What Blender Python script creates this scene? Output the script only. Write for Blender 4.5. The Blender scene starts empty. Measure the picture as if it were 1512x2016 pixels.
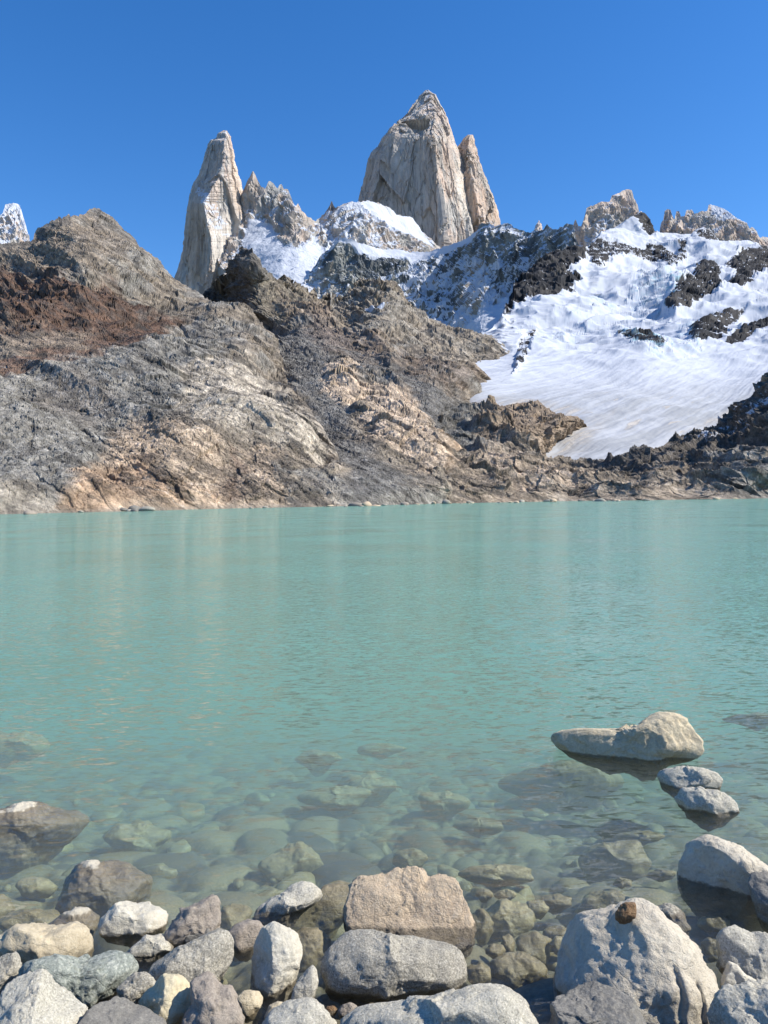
import bpy, math, random
import numpy as np
from mathutils import Vector, Matrix

sc = bpy.context.scene
COL = sc.collection
R = math.radians

# ------------------------------------------------------------------ camera
W0, H0, F0 = 1512.0, 2016.0, 1514.0          # the photograph's own pixels
CAMH = 2.2
PITCH, ROLL = -1.0, 0.8                       # degrees
cam = bpy.data.cameras.new('camera')
cam_ob = bpy.data.objects.new('camera', cam)
COL.objects.link(cam_ob)
cam.sensor_fit = 'VERTICAL'
cam.sensor_height = 34.6
cam.lens = 34.6 * F0 / H0
cam.clip_start = 0.05
cam.clip_end = 30000
CROT = Matrix.Rotation(R(90 + PITCH), 3, 'X') @ Matrix.Rotation(R(-ROLL), 3, 'Z')
cam_ob.matrix_world = Matrix.Translation((0, 0, CAMH)) @ CROT.to_4x4()
sc.camera = cam_ob
CR = np.array(CROT)

# ------------------------------------------------------------------ sky + sun
SUN_AZ, SUN_EL = 96.0, 43.0                   # azimuth to the right of the view direction
w = bpy.data.worlds.new("World")
sc.world = w
w.use_nodes = True
nt = w.node_tree
sky = nt.nodes.new('ShaderNodeTexSky')
sky.sky_type = 'NISHITA'
sky.sun_disc = False
sky.sun_elevation = R(SUN_EL)
sky.sun_rotation = R(SUN_AZ)
sky.altitude = 600
sky.air_density = 1.0
sky.dust_density = 0.25
sky.ozone_density = 3.0
hs = nt.nodes.new('ShaderNodeHueSaturation')
hs.inputs['Saturation'].default_value = 1.32
hs.inputs['Hue'].default_value = 0.507
hs.inputs['Value'].default_value = 1.5
nt.links.new(sky.outputs[0], hs.inputs['Color'])
nt.links.new(hs.outputs[0], nt.nodes['Background'].inputs[0])
nt.nodes['Background'].inputs[1].default_value = 0.092
sd = bpy.data.lights.new('sun', 'SUN')
sd.energy = 5.0
sd.angle = R(0.53)
sd.color = (1.0, 0.935, 0.82)
so = bpy.data.objects.new('sun', sd)
COL.objects.link(so)
sv = Vector((math.sin(R(SUN_AZ)) * math.cos(R(SUN_EL)), math.cos(R(SUN_AZ)) * math.cos(R(SUN_EL)), math.sin(R(SUN_EL))))
so.rotation_euler = sv.to_track_quat('Z', 'Y').to_euler()
so.location = (60, 10, 60)
sc.view_settings.view_transform = 'Standard'
sc.view_settings.look = 'None'
sc.view_settings.exposure = 0.50
sc.view_settings.gamma = 1
sc.cycles.max_bounces = 14
sc.cycles.diffuse_bounces = 2
sc.cycles.glossy_bounces = 3
sc.cycles.volume_bounces = 10
sc.cycles.transparent_max_bounces = 12
sc.cycles.use_adaptive_sampling = True
sc.cycles.adaptive_threshold = 0.02
sc.cycles.caustics_reflective = False
sc.cycles.caustics_refractive = False


# ------------------------------------------------------------------ maths helpers
def unproj(px, py, Y):
    px, py, Y = np.broadcast_arrays(np.asarray(px, float), np.asarray(py, float), np.asarray(Y, float))
    d = np.stack([(px - W0 / 2), (H0 / 2 - py), np.full(px.shape, -F0)], -1)
    d = d @ CR.T
    s = Y / d[..., 1]
    p = d * s[..., None]
    p[..., 2] += CAMH
    return p


def ray(px, py):
    d = CR @ np.array([px - W0 / 2, H0 / 2 - py, -F0])
    return d


def depth_at_z(px, py, z=0.0):
    """distance along +Y of the point where this line of sight meets height z"""
    d = ray(px, py)
    return (z - CAMH) / d[2] * d[1]


_rs = np.random.RandomState(7)
_PERM = _rs.permutation(256)
_PERM = np.concatenate([_PERM, _PERM, _PERM]).astype(np.int32)
_G = _rs.randn(256, 3)
_G = (_G / np.linalg.norm(_G, axis=1)[:, None]).astype(np.float32)
_RV = _rs.rand(256, 4).astype(np.float32)


def perlin(p, seed=0):
    p = np.asarray(p, np.float32)
    f = np.floor(p)
    i = f.astype(np.int64)
    t = (p - f)
    u = t * t * t * (t * (t * 6 - 15) + 10)
    ix, iy, iz = (i[..., 0] + seed * 17) & 255, (i[..., 1] + seed * 31) & 255, (i[..., 2] + seed * 57) & 255
    out = None
    r = []
    for dx in (0, 1):
        a = _PERM[(ix + dx) & 255]
        for dy in (0, 1):
            b = _PERM[a + ((iy + dy) & 255)]
            for dz in (0, 1):
                g = _G[_PERM[b + ((iz + dz) & 255)]]
                r.append(g[..., 0] * (t[..., 0] - dx) + g[..., 1] * (t[..., 1] - dy) + g[..., 2] * (t[..., 2] - dz))
    ux, uy, uz = u[..., 0], u[..., 1], u[..., 2]
    l = lambda a, b, k: a + (b - a) * k
    return l(l(l(r[0], r[1], uz), l(r[2], r[3], uz), uy), l(l(r[4], r[5], uz), l(r[6], r[7], uz), uy), ux) * 1.5


def fbm(p, oct=5, gain=0.5, lac=2.03, seed=0):
    a, s, o = 1.0, 0.0, 0.0
    q = np.asarray(p, np.float32)
    for k in range(oct):
        s = s + a * perlin(q, seed + k)
        a *= gain
        q = q * lac + 3.7
    return s


def ridged(p, oct=5, gain=0.5, lac=2.03, seed=0):
    a, s, wgt = 1.0, 0.0, 1.0
    q = np.asarray(p, np.float32)
    for k in range(oct):
        n = 1 - np.abs(perlin(q, seed + k)) * 1.6
        n = np.clip(n, 0, 1) ** 2
        s = s + a * n * wgt
        wgt = np.clip(n * 1.4, 0, 1)
        a *= gain
        q = q * lac + 5.1
    return s - 0.6


def facet(p, seed=0, slope=0.8):
    """broken-block relief: every cell is its own tilted plane"""
    q = np.asarray(p, np.float32)
    f = np.floor(q)
    i = f.astype(np.int64)
    best = np.full(q.shape[:-1], 9.0, np.float32)
    h = np.zeros(q.shape[:-1], np.float32)
    for dx in (-1, 0, 1):
        for dy in (-1, 0, 1):
            for dz in (-1, 0, 1):
                a = _PERM[(i[..., 0] + dx + seed * 13) & 255]
                b = _PERM[a + ((i[..., 1] + dy) & 255)]
                c = _PERM[b + ((i[..., 2] + dz) & 255)]
                rv = _RV[c]
                vx = q[..., 0] - (f[..., 0] + dx + rv[..., 0])
                vy = q[..., 1] - (f[..., 1] + dy + rv[..., 1])
                vz = q[..., 2] - (f[..., 2] + dz + rv[..., 2])
                d = vx * vx + vy * vy + vz * vz
                m = d < best
                g = _G[(c + 91) & 255]
                hh = (g[..., 0] * vx + g[..., 1] * vy + g[..., 2] * vz) * slope + (rv[..., 3] - 0.5) * 0.6
                h = np.where(m, hh, h)
                best = np.where(m, d, best)
    return h


def sstep(a, b, x):
    t = np.clip((x - a) / (b - a), 0, 1)
    return t * t * (3 - 2 * t)


def pl(poly, x):
    a = np.array(poly, float)
    return np.interp(x, a[:, 0], a[:, 1])


def sdf(PX, PY, poly):
    """signed distance to a polygon, positive inside"""
    a = np.array(poly, float)
    n = len(a)
    d2 = np.full(PX.shape, 1e12)
    ins = np.zeros(PX.shape, bool)
    for k in range(n):
        x0, y0 = a[k]
        x1, y1 = a[(k + 1) % n]
        ex, ey = x1 - x0, y1 - y0
        t = np.clip(((PX - x0) * ex + (PY - y0) * ey) / (ex * ex + ey * ey + 1e-9), 0, 1)
        dx, dy = PX - x0 - t * ex, PY - y0 - t * ey
        d2 = np.minimum(d2, dx * dx + dy * dy)
        if y0 != y1:
            c = ((y0 > PY) != (y1 > PY)) & (PX < (x1 - x0) * (PY - y0) / (y1 - y0) + x0)
            ins ^= c
    d = np.sqrt(d2)
    return np.where(ins, d, -d)


def reg(PX, PY, poly, feather=8.0):
    return sstep(-feather, feather, sdf(PX, PY, poly))


class TPS:
    """smooth depth field through control points (px, py, metres)"""
    def __init__(self, pts, lam=1e-4):
        a = np.array(pts, float)
        self.c = a[:, :2] / 500.0
        v = np.log(a[:, 2])
        n = len(a)
        K = self.k(self.c[:, None, :] - self.c[None, :, :]) + lam * np.eye(n)
        P = np.hstack([np.ones((n, 1)), self.c])
        A = np.block([[K, P], [P.T, np.zeros((3, 3))]])
        s = np.linalg.solve(A, np.concatenate([v, np.zeros(3)]))
        self.w, self.b = s[:n], s[n:]

    def k(self, d):
        r = np.sqrt((d ** 2).sum(-1))
        return r * r * np.log(r + 1e-9)

    def __call__(self, PX, PY):
        X, Y = PX / 500.0, PY / 500.0
        o = self.b[0] + self.b[1] * X + self.b[2] * Y
        for (cx, cy), wt in zip(self.c, self.w):
            r2 = (X - cx) ** 2 + (Y - cy) ** 2
            o = o + wt * r2 * 0.5 * np.log(r2 + 1e-12)
        return np.exp(o)


def normals(P):
    du = np.gradient(P, axis=1)
    dv = np.gradient(P, axis=0)
    n = np.cross(dv, du)
    n /= (np.linalg.norm(n, axis=-1, keepdims=True) + 1e-9)
    c = np.array([0, 0, CAMH]) - P
    s = np.sign((n * c).sum(-1).mean())
    return n * s


def link(ob, parent=None):
    COL.objects.link(ob)
    if parent:
        ob.parent = parent
    return ob


def grid_mesh(name, P, colr=None, mat=None, smooth=True, wrap=False, attrs=None):
    ny, nx = P.shape[:2]
    me = bpy.data.meshes.new(name)
    v = P.reshape(-1, 3).astype(np.float32)
    idx = np.arange(ny * nx).reshape(ny, nx)
    if wrap:
        nxt = np.roll(idx, -1, axis=1)
        a, b, c, d = idx[:-1], nxt[:-1], nxt[1:], idx[1:]
    else:
        a, b, c, d = idx[:-1, :-1], idx[:-1, 1:], idx[1:, 1:], idx[1:, :-1]
    f = np.stack([a, d, c, b], -1).reshape(-1, 4).astype(np.int32)
    me.vertices.add(len(v))
    me.vertices.foreach_set('co', v.ravel())
    me.loops.add(f.size)
    me.loops.foreach_set('vertex_index', f.ravel())
    me.polygons.add(len(f))
    me.polygons.foreach_set('loop_start', np.arange(0, f.size, 4, dtype=np.int32))
    me.polygons.foreach_set('loop_total', np.full(len(f), 4, dtype=np.int32))
    me.polygons.foreach_set('use_smooth', np.full(len(f), bool(smooth)))
    if colr is not None:
        at = me.color_attributes.new('Col', 'FLOAT_COLOR', 'POINT')
        c4 = np.ones((len(v), 4), np.float32)
        nc = min(4, colr.shape[-1])
        c4[:, :nc] = colr.reshape(-1, colr.shape[-1])[:, :nc]
        at.data.foreach_set('color', c4.ravel())
        at = me.color_attributes.new('Sno', 'FLOAT_COLOR', 'POINT')
        c5 = np.ones((len(v), 4), np.float32)
        c5[:, :3] = colr.reshape(-1, colr.shape[-1])[:, 4:7] if colr.shape[-1] >= 7 else SNOWC
        at.data.foreach_set('color', c5.ravel())
    me.update(calc_edges=True)
    me.validate()
    if mat:
        me.materials.append(mat)
    return bpy.data.objects.new(name, me)


# ------------------------------------------------------------------ materials
SNOWC = (0.475, 0.505, 0.565)


def new_mat(name):
    m = bpy.data.materials.new(name)
    m.use_nodes = True
    nt = m.node_tree
    b = nt.nodes['Principled BSDF']
    return m, nt, b


def terrain_mat(name, scale, var=0.35, bump=0.6, bdist=1.0, rough=0.95, stretch=(1, 1, 1)):
    """rock + snow: the mesh carries the kind of rock (Col) and where snow lies (alpha)"""
    m, nt, b = new_mat(name)
    N, K = nt.nodes.new, nt.links.new
    att = N('ShaderNodeAttribute'); att.attribute_name = 'Col'
    geo = N('ShaderNodeNewGeometry')
    mp = N('ShaderNodeMapping'); mp.inputs['Scale'].default_value = stretch
    K(geo.outputs['Position'], mp.inputs[0])
    n1 = N('ShaderNodeTexNoise'); n1.inputs['Scale'].default_value = scale; n1.inputs['Detail'].default_value = 8; n1.inputs['Roughness'].default_value = 0.7
    K(mp.outputs[0], n1.inputs['Vector'])
    n2 = N('ShaderNodeTexNoise'); n2.inputs['Scale'].default_value = scale * 0.17; n2.inputs['Detail'].default_value = 5; n2.inputs['Roughness'].default_value = 0.6
    K(mp.outputs[0], n2.inputs['Vector'])
    mr = N('ShaderNodeMapRange'); mr.inputs['From Min'].default_value = 0.3; mr.inputs['From Max'].default_value = 0.7
    mr.inputs['To Min'].default_value = 1 - var; mr.inputs['To Max'].default_value = 1 + var
    K(n1.outputs['Fac'], mr.inputs['Value'])
    mr2 = N('ShaderNodeMapRange'); mr2.inputs['From Min'].default_value = 0.35; mr2.inputs['From Max'].default_value = 0.65
    mr2.inputs['To Min'].default_value = 1 - var * 0.6; mr2.inputs['To Max'].default_value = 1 + var * 0.6
    K(n2.outputs['Fac'], mr2.inputs['Value'])
    mu = N('ShaderNodeMath'); mu.operation = 'MULTIPLY'; K(mr.outputs[0], mu.inputs[0]); K(mr2.outputs[0], mu.inputs[1])
    vm = N('ShaderNodeVectorMath'); vm.operation = 'SCALE'; K(att.outputs['Color'], vm.inputs[0]); K(mu.outputs[0], vm.inputs['Scale'])
    # snow edge broken up by fine noise
    ad = N('ShaderNodeMath'); ad.operation = 'ADD'
    ns = N('ShaderNodeMath'); ns.operation = 'MULTIPLY_ADD'; ns.inputs[1].default_value = 0.7; ns.inputs[2].default_value = -0.35
    K(n1.outputs['Fac'], ns.inputs[0]); K(ns.outputs[0], ad.inputs[0]); K(att.outputs['Alpha'], ad.inputs[1])
    st = N('ShaderNodeMapRange'); st.interpolation_type = 'SMOOTHSTEP'
    st.inputs['From Min'].default_value = 0.42; st.inputs['From Max'].default_value = 0.58
    K(ad.outputs[0], st.inputs['Value'])
    mx = N('ShaderNodeMix'); mx.data_type = 'RGBA'
    K(st.outputs[0], mx.inputs['Factor']); K(vm.outputs[0], mx.inputs['A'])
    at2 = N('ShaderNodeAttribute'); at2.attribute_name = 'Sno'; K(at2.outputs['Color'], mx.inputs['B'])
    K(mx.outputs['Result'], b.inputs['Base Color'])
    b.inputs['Roughness'].default_value = rough
    b.inputs['Specular IOR Level'].default_value = 0.2
    inv = N('ShaderNodeMath'); inv.operation = 'MULTIPLY_ADD'; inv.inputs[1].default_value = -0.85 * bump; inv.inputs[2].default_value = bump
    K(st.outputs[0], inv.inputs[0])
    bp = N('ShaderNodeBump'); bp.inputs['Distance'].default_value = bdist
    K(inv.outputs[0], bp.inputs['Strength'])
    K(n1.outputs['Fac'], bp.inputs['Height'])
    K(bp.outputs[0], b.inputs['Normal'])
    return m


# ------------------------------------------------------------------ mountain builder
SHORE = [(-700, 1029), (-300, 1020), (0, 1012), (250, 1006), (450, 1001), (690, 996), (870, 991), (1150, 986), (1300, 984.5), (1512, 981), (1700, 976), (2000, 969)]


def shore_ctrl(xs, up=20):
    out = []
    for x in xs:
        y = pl(SHORE, x)
        out.append((x, y, depth_at_z(x, y)))
        out.append((x, y + 16, depth_at_z(x, y) * 0.975))
        out.append((x, y - up, depth_at_z(x, y) * 1.02))
    return out


def sheet(name, top, bot, step, ny, ctrl, disp, paint, mat, jag=(2.0, 9.0), back=(300, 200), smooth=True, vpow=1.0, seed=3, kind='structure'):
    top = np.array(top, float)
    X = np.arange(top[0, 0], top[-1, 0] + 0.1, step)
    T = np.interp(X, top[:, 0], top[:, 1])
    if jag[0]:
        q = np.stack([X / jag[1], np.full(X.shape, seed * 1.7), np.zeros(X.shape)], -1)
        T = T + jag[0] * fbm(q, 4, 0.6, seed=seed)
    kk = np.arange(-60, 61) * step
    gk = np.exp(-0.5 * (kk / 22.0) ** 2); gk /= gk.sum()
    Ts = np.convolve(np.pad(T, 60, mode='edge'), gk, 'valid')
    B = pl(bot, X)
    V = np.linspace(0, 1, ny) ** vpow
    PX = np.broadcast_to(X[None, :], (ny, len(X)))
    PY = Ts[None, :] + (B - Ts)[None, :] * V[:, None] + (T - Ts)[None, :] * ((1 - V) ** 14)[:, None]
    PY = np.maximum.accumulate(PY, axis=0)
    D = TPS(ctrl)(PX, PY)
    P = unproj(PX, PY, D)
    Nn = normals(P)
    P = P + Nn * disp(P, PX, PY, D)[..., None]
    N2 = normals(P)
    C = paint(P, N2, PX, PY)
    K = 7
    bk = []
    for k in range(K, 0, -1):
        t = k / K
        r = P[0].copy()
        r[:, 1] += back[0] * t
        r[:, 0] += r[:, 0] / np.maximum(r[:, 1], 1) * back[0] * t * 0.6
        r[:, 2] -= np.clip(r[:, 2] * 0.8 + 2, 1, back[1]) * t ** 1.3
        r[:, 2] += back[1] * 0.05 * perlin(r / (back[1] * 0.3), 5)
        bk.append(r)
    P = np.concatenate([np.array(bk), P], 0)
    C = np.concatenate([np.repeat(C[:1], K, 0), C], 0)
    ob = grid_mesh(name, P, C, mat, smooth)
    link(ob)
    if kind:
        ob['kind'] = kind
    return ob


def rotx(P, ang, axis=1):
    """turn coordinates so noise can follow tilted rock layers (about Y)"""
    c, s = math.cos(R(ang)), math.sin(R(ang))
    return np.stack([P[..., 0] * c + P[..., 2] * s, P[..., 1], -P[..., 0] * s + P[..., 2] * c], -1)


def S(P, sx, sy, sz):
    return P / np.array([sx, sy, sz])


def col(*c):
    return np.array(c, float)


def blend(C, c, m):
    return C + (np.asarray(c) - C) * m[..., None]


GRAN = col(0.45, 0.385, 0.335)
GRANG = col(0.39, 0.37, 0.345)
GRANP = col(0.52, 0.40, 0.32)


# ------------------------------------------------------------------ granite towers (closed all round)
def tower(name, left, right, y0, y1, D, T, prof, mat, paint, rows=420, cols=420, amp=1.0, arete=None, seed=1, relief=None):
    PYr = np.linspace(y0, y1, rows)
    a = np.array(left, float); b = np.array(right, float)
    L = np.interp(PYr, a[:, 1], a[:, 0]); Rr = np.interp(PYr, b[:, 1], b[:, 0])
    L = L + 1.6 * fbm(np.stack([PYr / 14, PYr * 0 + seed, PYr * 0], -1), 4, 0.6, seed=seed)
    Rr = Rr + 1.6 * fbm(np.stack([PYr / 14, PYr * 0 + seed + 9, PYr * 0], -1), 4, 0.6, seed=seed + 3)
    nf = int(cols * 0.75)
    uf = -np.cos(np.linspace(0, 1, nf) * math.pi) * 0.35 + np.linspace(-1, 1, nf) * 0.65
    nb = cols - nf
    ub = np.linspace(1, -1, nb + 2)[1:-1]
    pu = np.array(prof, float)
    zf = np.interp(uf, pu[:, 0], pu[:, 1])
    zb = -0.9 * np.sqrt(np.clip(1 - ub ** 2, 0, 1))
    u = np.concatenate([uf, ub]); zz = np.concatenate([zf, zb])
    U = np.broadcast_to(u[None, :], (rows, cols))
    if arete is not None:                     # the arete wanders with height
        ar = np.array(arete, float)
        k = np.interp(PYr, ar[:, 0], ar[:, 1])[:, None]      # u position of the edge
        kt = np.interp(PYr, ar[:, 0], ar[:, 2])[:, None]     # strength
        zf2 = np.where(uf[None, :] < k, (uf[None, :] + 1) / (k + 1), (1 - uf[None, :]) / (1 - k))
        Z = np.concatenate([zf[None, :] * (1 - kt) + zf2 * kt, np.repeat(zb[None, :], rows, 0)], 1)
    else:
        Z = np.broadcast_to(zz[None, :], (rows, cols))
    PX = (L[:, None] + Rr[:, None]) / 2 + U * (Rr - L)[:, None] / 2
    PY = np.broadcast_to(PYr[:, None], PX.shape)
    hw = (Rr - L)[:, None] / 2 * D / F0
    Tt = np.minimum(T, hw * 2.2)
    lean = np.interp(PYr, [y0, y1], [0.0, -0.10 * T])[:, None]
    Dp = D - Z * Tt + lean + T
    if relief is not None:
        Dp = Dp - relief(PX, PY)
    P = unproj(PX, PY, Dp)
    Nn = np.cross(np.gradient(P, axis=0), np.roll(P, -1, 1) - np.roll(P, 1, 1))
    Nn /= np.linalg.norm(Nn, axis=-1, keepdims=True) + 1e-9
    if Nn[rows // 2, nf // 2, 1] > 0:
        Nn = -Nn
    edge = np.concatenate([1 - np.abs(uf) ** 6 * 0.8, np.full(nb, 0.3)])[None, :]
    s = 1.0
    d = 15 * ridged(S(P, 190, 190, 1500), 2, 0.4, seed=seed) + 34 * facet(S(P, 150, 150, 560), seed, 1.25) + 12 * facet(S(P, 70, 70, 260), seed + 9, 1.2) \
        + 8 * facet(S(P, 38, 38, 200), seed + 2, 1.1) + 3 * ridged(S(P, 26, 26, 160), 3, 0.6, seed=seed + 5) + 2.5 * facet(S(P, 13, 13, 45), seed + 3, 1.0) - 7 * sstep(0.035, 0.0, np.abs(fbm(S(P, 80, 80, 420), 3, 0.6, seed=seed + 6)))
    top = sstep(0, 0.12, (PYr - y0) / (y1 - y0))[:, None] * 0.7 + 0.3
    P = P + Nn * (d * amp * edge * top)[..., None]
    N2 = np.cross(np.gradient(P, axis=0), np.roll(P, -1, 1) - np.roll(P, 1, 1))
    N2 /= np.linalg.norm(N2, axis=-1, keepdims=True) + 1e-9
    if N2[:, :nf, 1].mean() > 0:
        N2 = -N2
    C = paint(P, N2, PX, PY)
    P = np.concatenate([np.repeat(P[:1].mean(1, keepdims=True), cols, 1), P], 0)
    C = np.concatenate([C[:1], C], 0)
    ob = grid_mesh(name, P, C, mat, False, wrap=True)
    link(ob)
    ob['kind'] = 'structure'
    return ob


M_FAR = terrain_mat('granite_and_snow', 0.045, 0.22, 0.7, 6.0, stretch=(1, 1, 0.45))


def granite_paint(seed, snow_amt, extra=None):
    def f(P, N, PX, PY):
        n = fbm(S(P, 160, 160, 420), 4, 0.55, seed=seed)
        st = fbm(S(P, 45, 45, 500), 4, 0.6, seed=seed + 4)
        C = np.broadcast_to(GRAN, P.shape).copy()
        C = blend(C, GRANG, sstep(-0.1, 0.35, n))
        C = blend(C, GRANP, sstep(0.1, 0.5, st) * 0.7)
        C = blend(C, col(0.30, 0.28, 0.26), sstep(0.15, 0.6, -st) * 0.7)
        fine = fbm(S(P, 18, 18, 40), 3, 0.6, seed=seed + 8)
        C = C * (1 + 0.25 * fine)[..., None]
        s = N[..., 2] * 1.1 - 0.28 + 0.28 * fbm(S(P, 40, 40, 30), 4, 0.6, seed=seed + 2) + snow_amt
        if extra:
            C, s = extra(C, s, P, N, PX, PY)
        return np.concatenate([np.clip(C, 0.02, 0.9), np.clip(s, 0, 1)[..., None]], -1)
    return f


# --- the great tower
def ex_main(C, s, P, N, PX, PY):
    wx = PX + 8 * fbm(S(P, 90, 90, 90), 3, seed=41)
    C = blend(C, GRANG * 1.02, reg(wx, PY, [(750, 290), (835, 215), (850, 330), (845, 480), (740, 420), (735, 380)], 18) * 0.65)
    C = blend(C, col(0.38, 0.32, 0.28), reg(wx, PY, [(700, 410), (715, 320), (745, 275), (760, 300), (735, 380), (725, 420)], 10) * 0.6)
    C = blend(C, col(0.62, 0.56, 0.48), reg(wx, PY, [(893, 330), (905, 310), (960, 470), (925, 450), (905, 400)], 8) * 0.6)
    s = s + 0.10 * sstep(300, 200, PY) + 0.35 * reg(wx, PY, [(880, 490), (898, 452), (915, 445), (950, 470), (950, 500)], 6) - 0.12
    return C, s


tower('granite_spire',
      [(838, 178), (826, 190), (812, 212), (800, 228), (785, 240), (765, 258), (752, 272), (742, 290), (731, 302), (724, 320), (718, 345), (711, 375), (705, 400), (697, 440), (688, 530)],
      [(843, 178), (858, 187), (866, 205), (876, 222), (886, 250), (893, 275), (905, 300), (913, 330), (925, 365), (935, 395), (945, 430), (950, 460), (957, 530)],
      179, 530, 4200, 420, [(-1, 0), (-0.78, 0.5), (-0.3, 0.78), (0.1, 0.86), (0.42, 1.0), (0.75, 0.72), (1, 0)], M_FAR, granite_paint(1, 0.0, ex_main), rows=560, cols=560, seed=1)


def ex_sec(C, s, P, N, PX, PY):
    s = s + 0.5 * reg(PX, PY, [(935, 415), (955, 425), (985, 440), (985, 455), (930, 450)], 6) - 0.08
    return C * np.array([1.02, 0.97, 0.92]), s


tower('granite_pillar',
      [(922, 264), (912, 272), (905, 284), (898, 292), (890, 340), (880, 480)],
      [(931, 264), (937, 285), (945, 315), (955, 350), (965, 375), (975, 400), (985, 435), (992, 480)],
      265, 480, 4420, 260, [(-1, 0), (-0.5, 0.6), (0.2, 1.0), (1, 0)], M_FAR, granite_paint(12, 0.0, ex_sec), rows=300, cols=260, seed=5)


# --- left spire
def ex_left(C, s, P, N, PX, PY):
    w = 5 * fbm(S(P, 70, 70, 70), 3, seed=51)
    wx, wy = PX + w, PY + w
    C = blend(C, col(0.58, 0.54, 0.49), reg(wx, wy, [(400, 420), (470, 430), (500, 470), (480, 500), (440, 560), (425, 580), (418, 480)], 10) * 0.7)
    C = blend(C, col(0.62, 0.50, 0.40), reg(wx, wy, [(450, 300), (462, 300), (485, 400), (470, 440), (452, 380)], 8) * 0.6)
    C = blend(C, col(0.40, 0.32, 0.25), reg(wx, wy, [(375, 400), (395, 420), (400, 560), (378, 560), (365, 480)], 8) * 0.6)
    n = fbm(rotx(P, 45) / np.array([160, 60, 22]), 4, 0.6, seed=52)
    ramp = np.maximum(reg(wx, wy, [(382, 358), (395, 372), (430, 392), (440, 425), (470, 470), (497, 490), (480, 480), (430, 455), (412, 440), (398, 410)], 5),
                      reg(wx, wy, [(480, 410), (505, 420), (510, 520), (470, 520), (462, 490), (488, 455)], 6))
    s = s - 0.12 + ramp * (0.62 + 0.55 * n)
    return C, s


def relief_left(PX, PY):
    """the upper tower stands back behind the ramp"""
    m = reg(PX, PY, [(378, 364), (395, 378), (430, 402), (470, 440), (520, 470), (520, 640), (300, 640), (300, 370)], 9)
    return 12 * m


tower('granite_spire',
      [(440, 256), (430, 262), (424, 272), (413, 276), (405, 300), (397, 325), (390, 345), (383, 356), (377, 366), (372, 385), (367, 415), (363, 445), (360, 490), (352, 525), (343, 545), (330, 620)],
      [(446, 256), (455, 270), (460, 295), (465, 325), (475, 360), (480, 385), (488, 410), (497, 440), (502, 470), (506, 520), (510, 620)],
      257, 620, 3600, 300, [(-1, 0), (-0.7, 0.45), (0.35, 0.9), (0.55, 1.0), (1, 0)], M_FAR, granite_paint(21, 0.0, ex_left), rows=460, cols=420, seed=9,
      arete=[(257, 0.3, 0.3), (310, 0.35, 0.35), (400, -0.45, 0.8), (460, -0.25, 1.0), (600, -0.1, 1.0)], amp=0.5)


# --- needles and snowy shoulder between the two towers
def disp_crag(amp, sz=1.0, vert=3.0, seed=0, snow=None):
    def f(P, PX, PY, D):
        d = 40 * ridged(S(P, 130 * sz, 130 * sz, 130 * sz * vert), 4, 0.5, seed=seed) + 26 * facet(S(P, 70 * sz, 70 * sz, 70 * sz * vert), seed, 0.9) \
            + 11 * facet(S(P, 26 * sz, 26 * sz, 26 * sz * vert), seed + 2, 1.0) + 6 * ridged(S(P, 18 * sz, 18 * sz, 18 * sz * vert), 3, 0.6, seed=seed + 5)
        e = sstep(0, 26, PY - PY[:1]) * 0.82 + 0.18
        d = d * amp * e
        if snow:
            m = snow(PX, PY)
            d = d * (1 - 0.85 * m) + m * 10 * fbm(P / 120, 3, seed=seed + 7)
        return d
    return f


SNOW_COL = [(474, 480), (490, 432), (512, 432), (535, 445), (545, 472), (560, 486), (600, 486), (618, 470), (640, 495), (680, 500), (700, 600), (440, 640), (452, 530)]


def snow_needles(PX, PY):
    return np.maximum(reg(PX, PY, SNOW_COL, 6), reg(PX, PY, [(728, 396), (790, 425), (815, 430), (830, 452), (850, 482), (800, 462), (740, 430), (715, 405)], 6))


def paint_needles(P, N, PX, PY):
    def ex(C, s, P, N, PX, PY):
        w = 6 * fbm(S(P, 60, 60, 60), 3, seed=61)
        wx, wy = PX + w, PY + w
        m = snow_needles(wx, wy)
        # snow bands running down to the right on the shoulder
        b = fbm(rotx(P, 38) / np.array([200, 90, 26]), 4, 0.6, seed=62)
        sh = reg(wx, wy, [(640, 420), (690, 400), (730, 400), (860, 490), (760, 500), (650, 500), (620, 450)], 8)
        nd = reg(wx, wy, [(480, 400), (530, 420), (560, 400), (600, 440), (640, 500), (560, 490), (500, 450)], 8)
        s = s + m * 1.0 + sh * (0.36 + 0.6 * b) + nd * (0.36 + 0.55 * b) - 0.03
        s = s - 0.9 * reg(wx, wy, [(545, 470), (556, 440), (572, 415), (585, 440), (605, 485), (560, 487)], 4)
        s = s - 0.4 * reg(wx, wy, [(795, 455), (835, 462), (858, 490), (830, 500), (780, 495)], 6)
        C = blend(C, col(0.15, 0.14, 0.14), reg(wx, wy, [(640, 425), (653, 392), (662, 410)], 4))
        return C * np.array([0.86, 0.89, 0.91]), s
    return granite_paint(31, 0.02, ex)(P, N, PX, PY)


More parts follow.
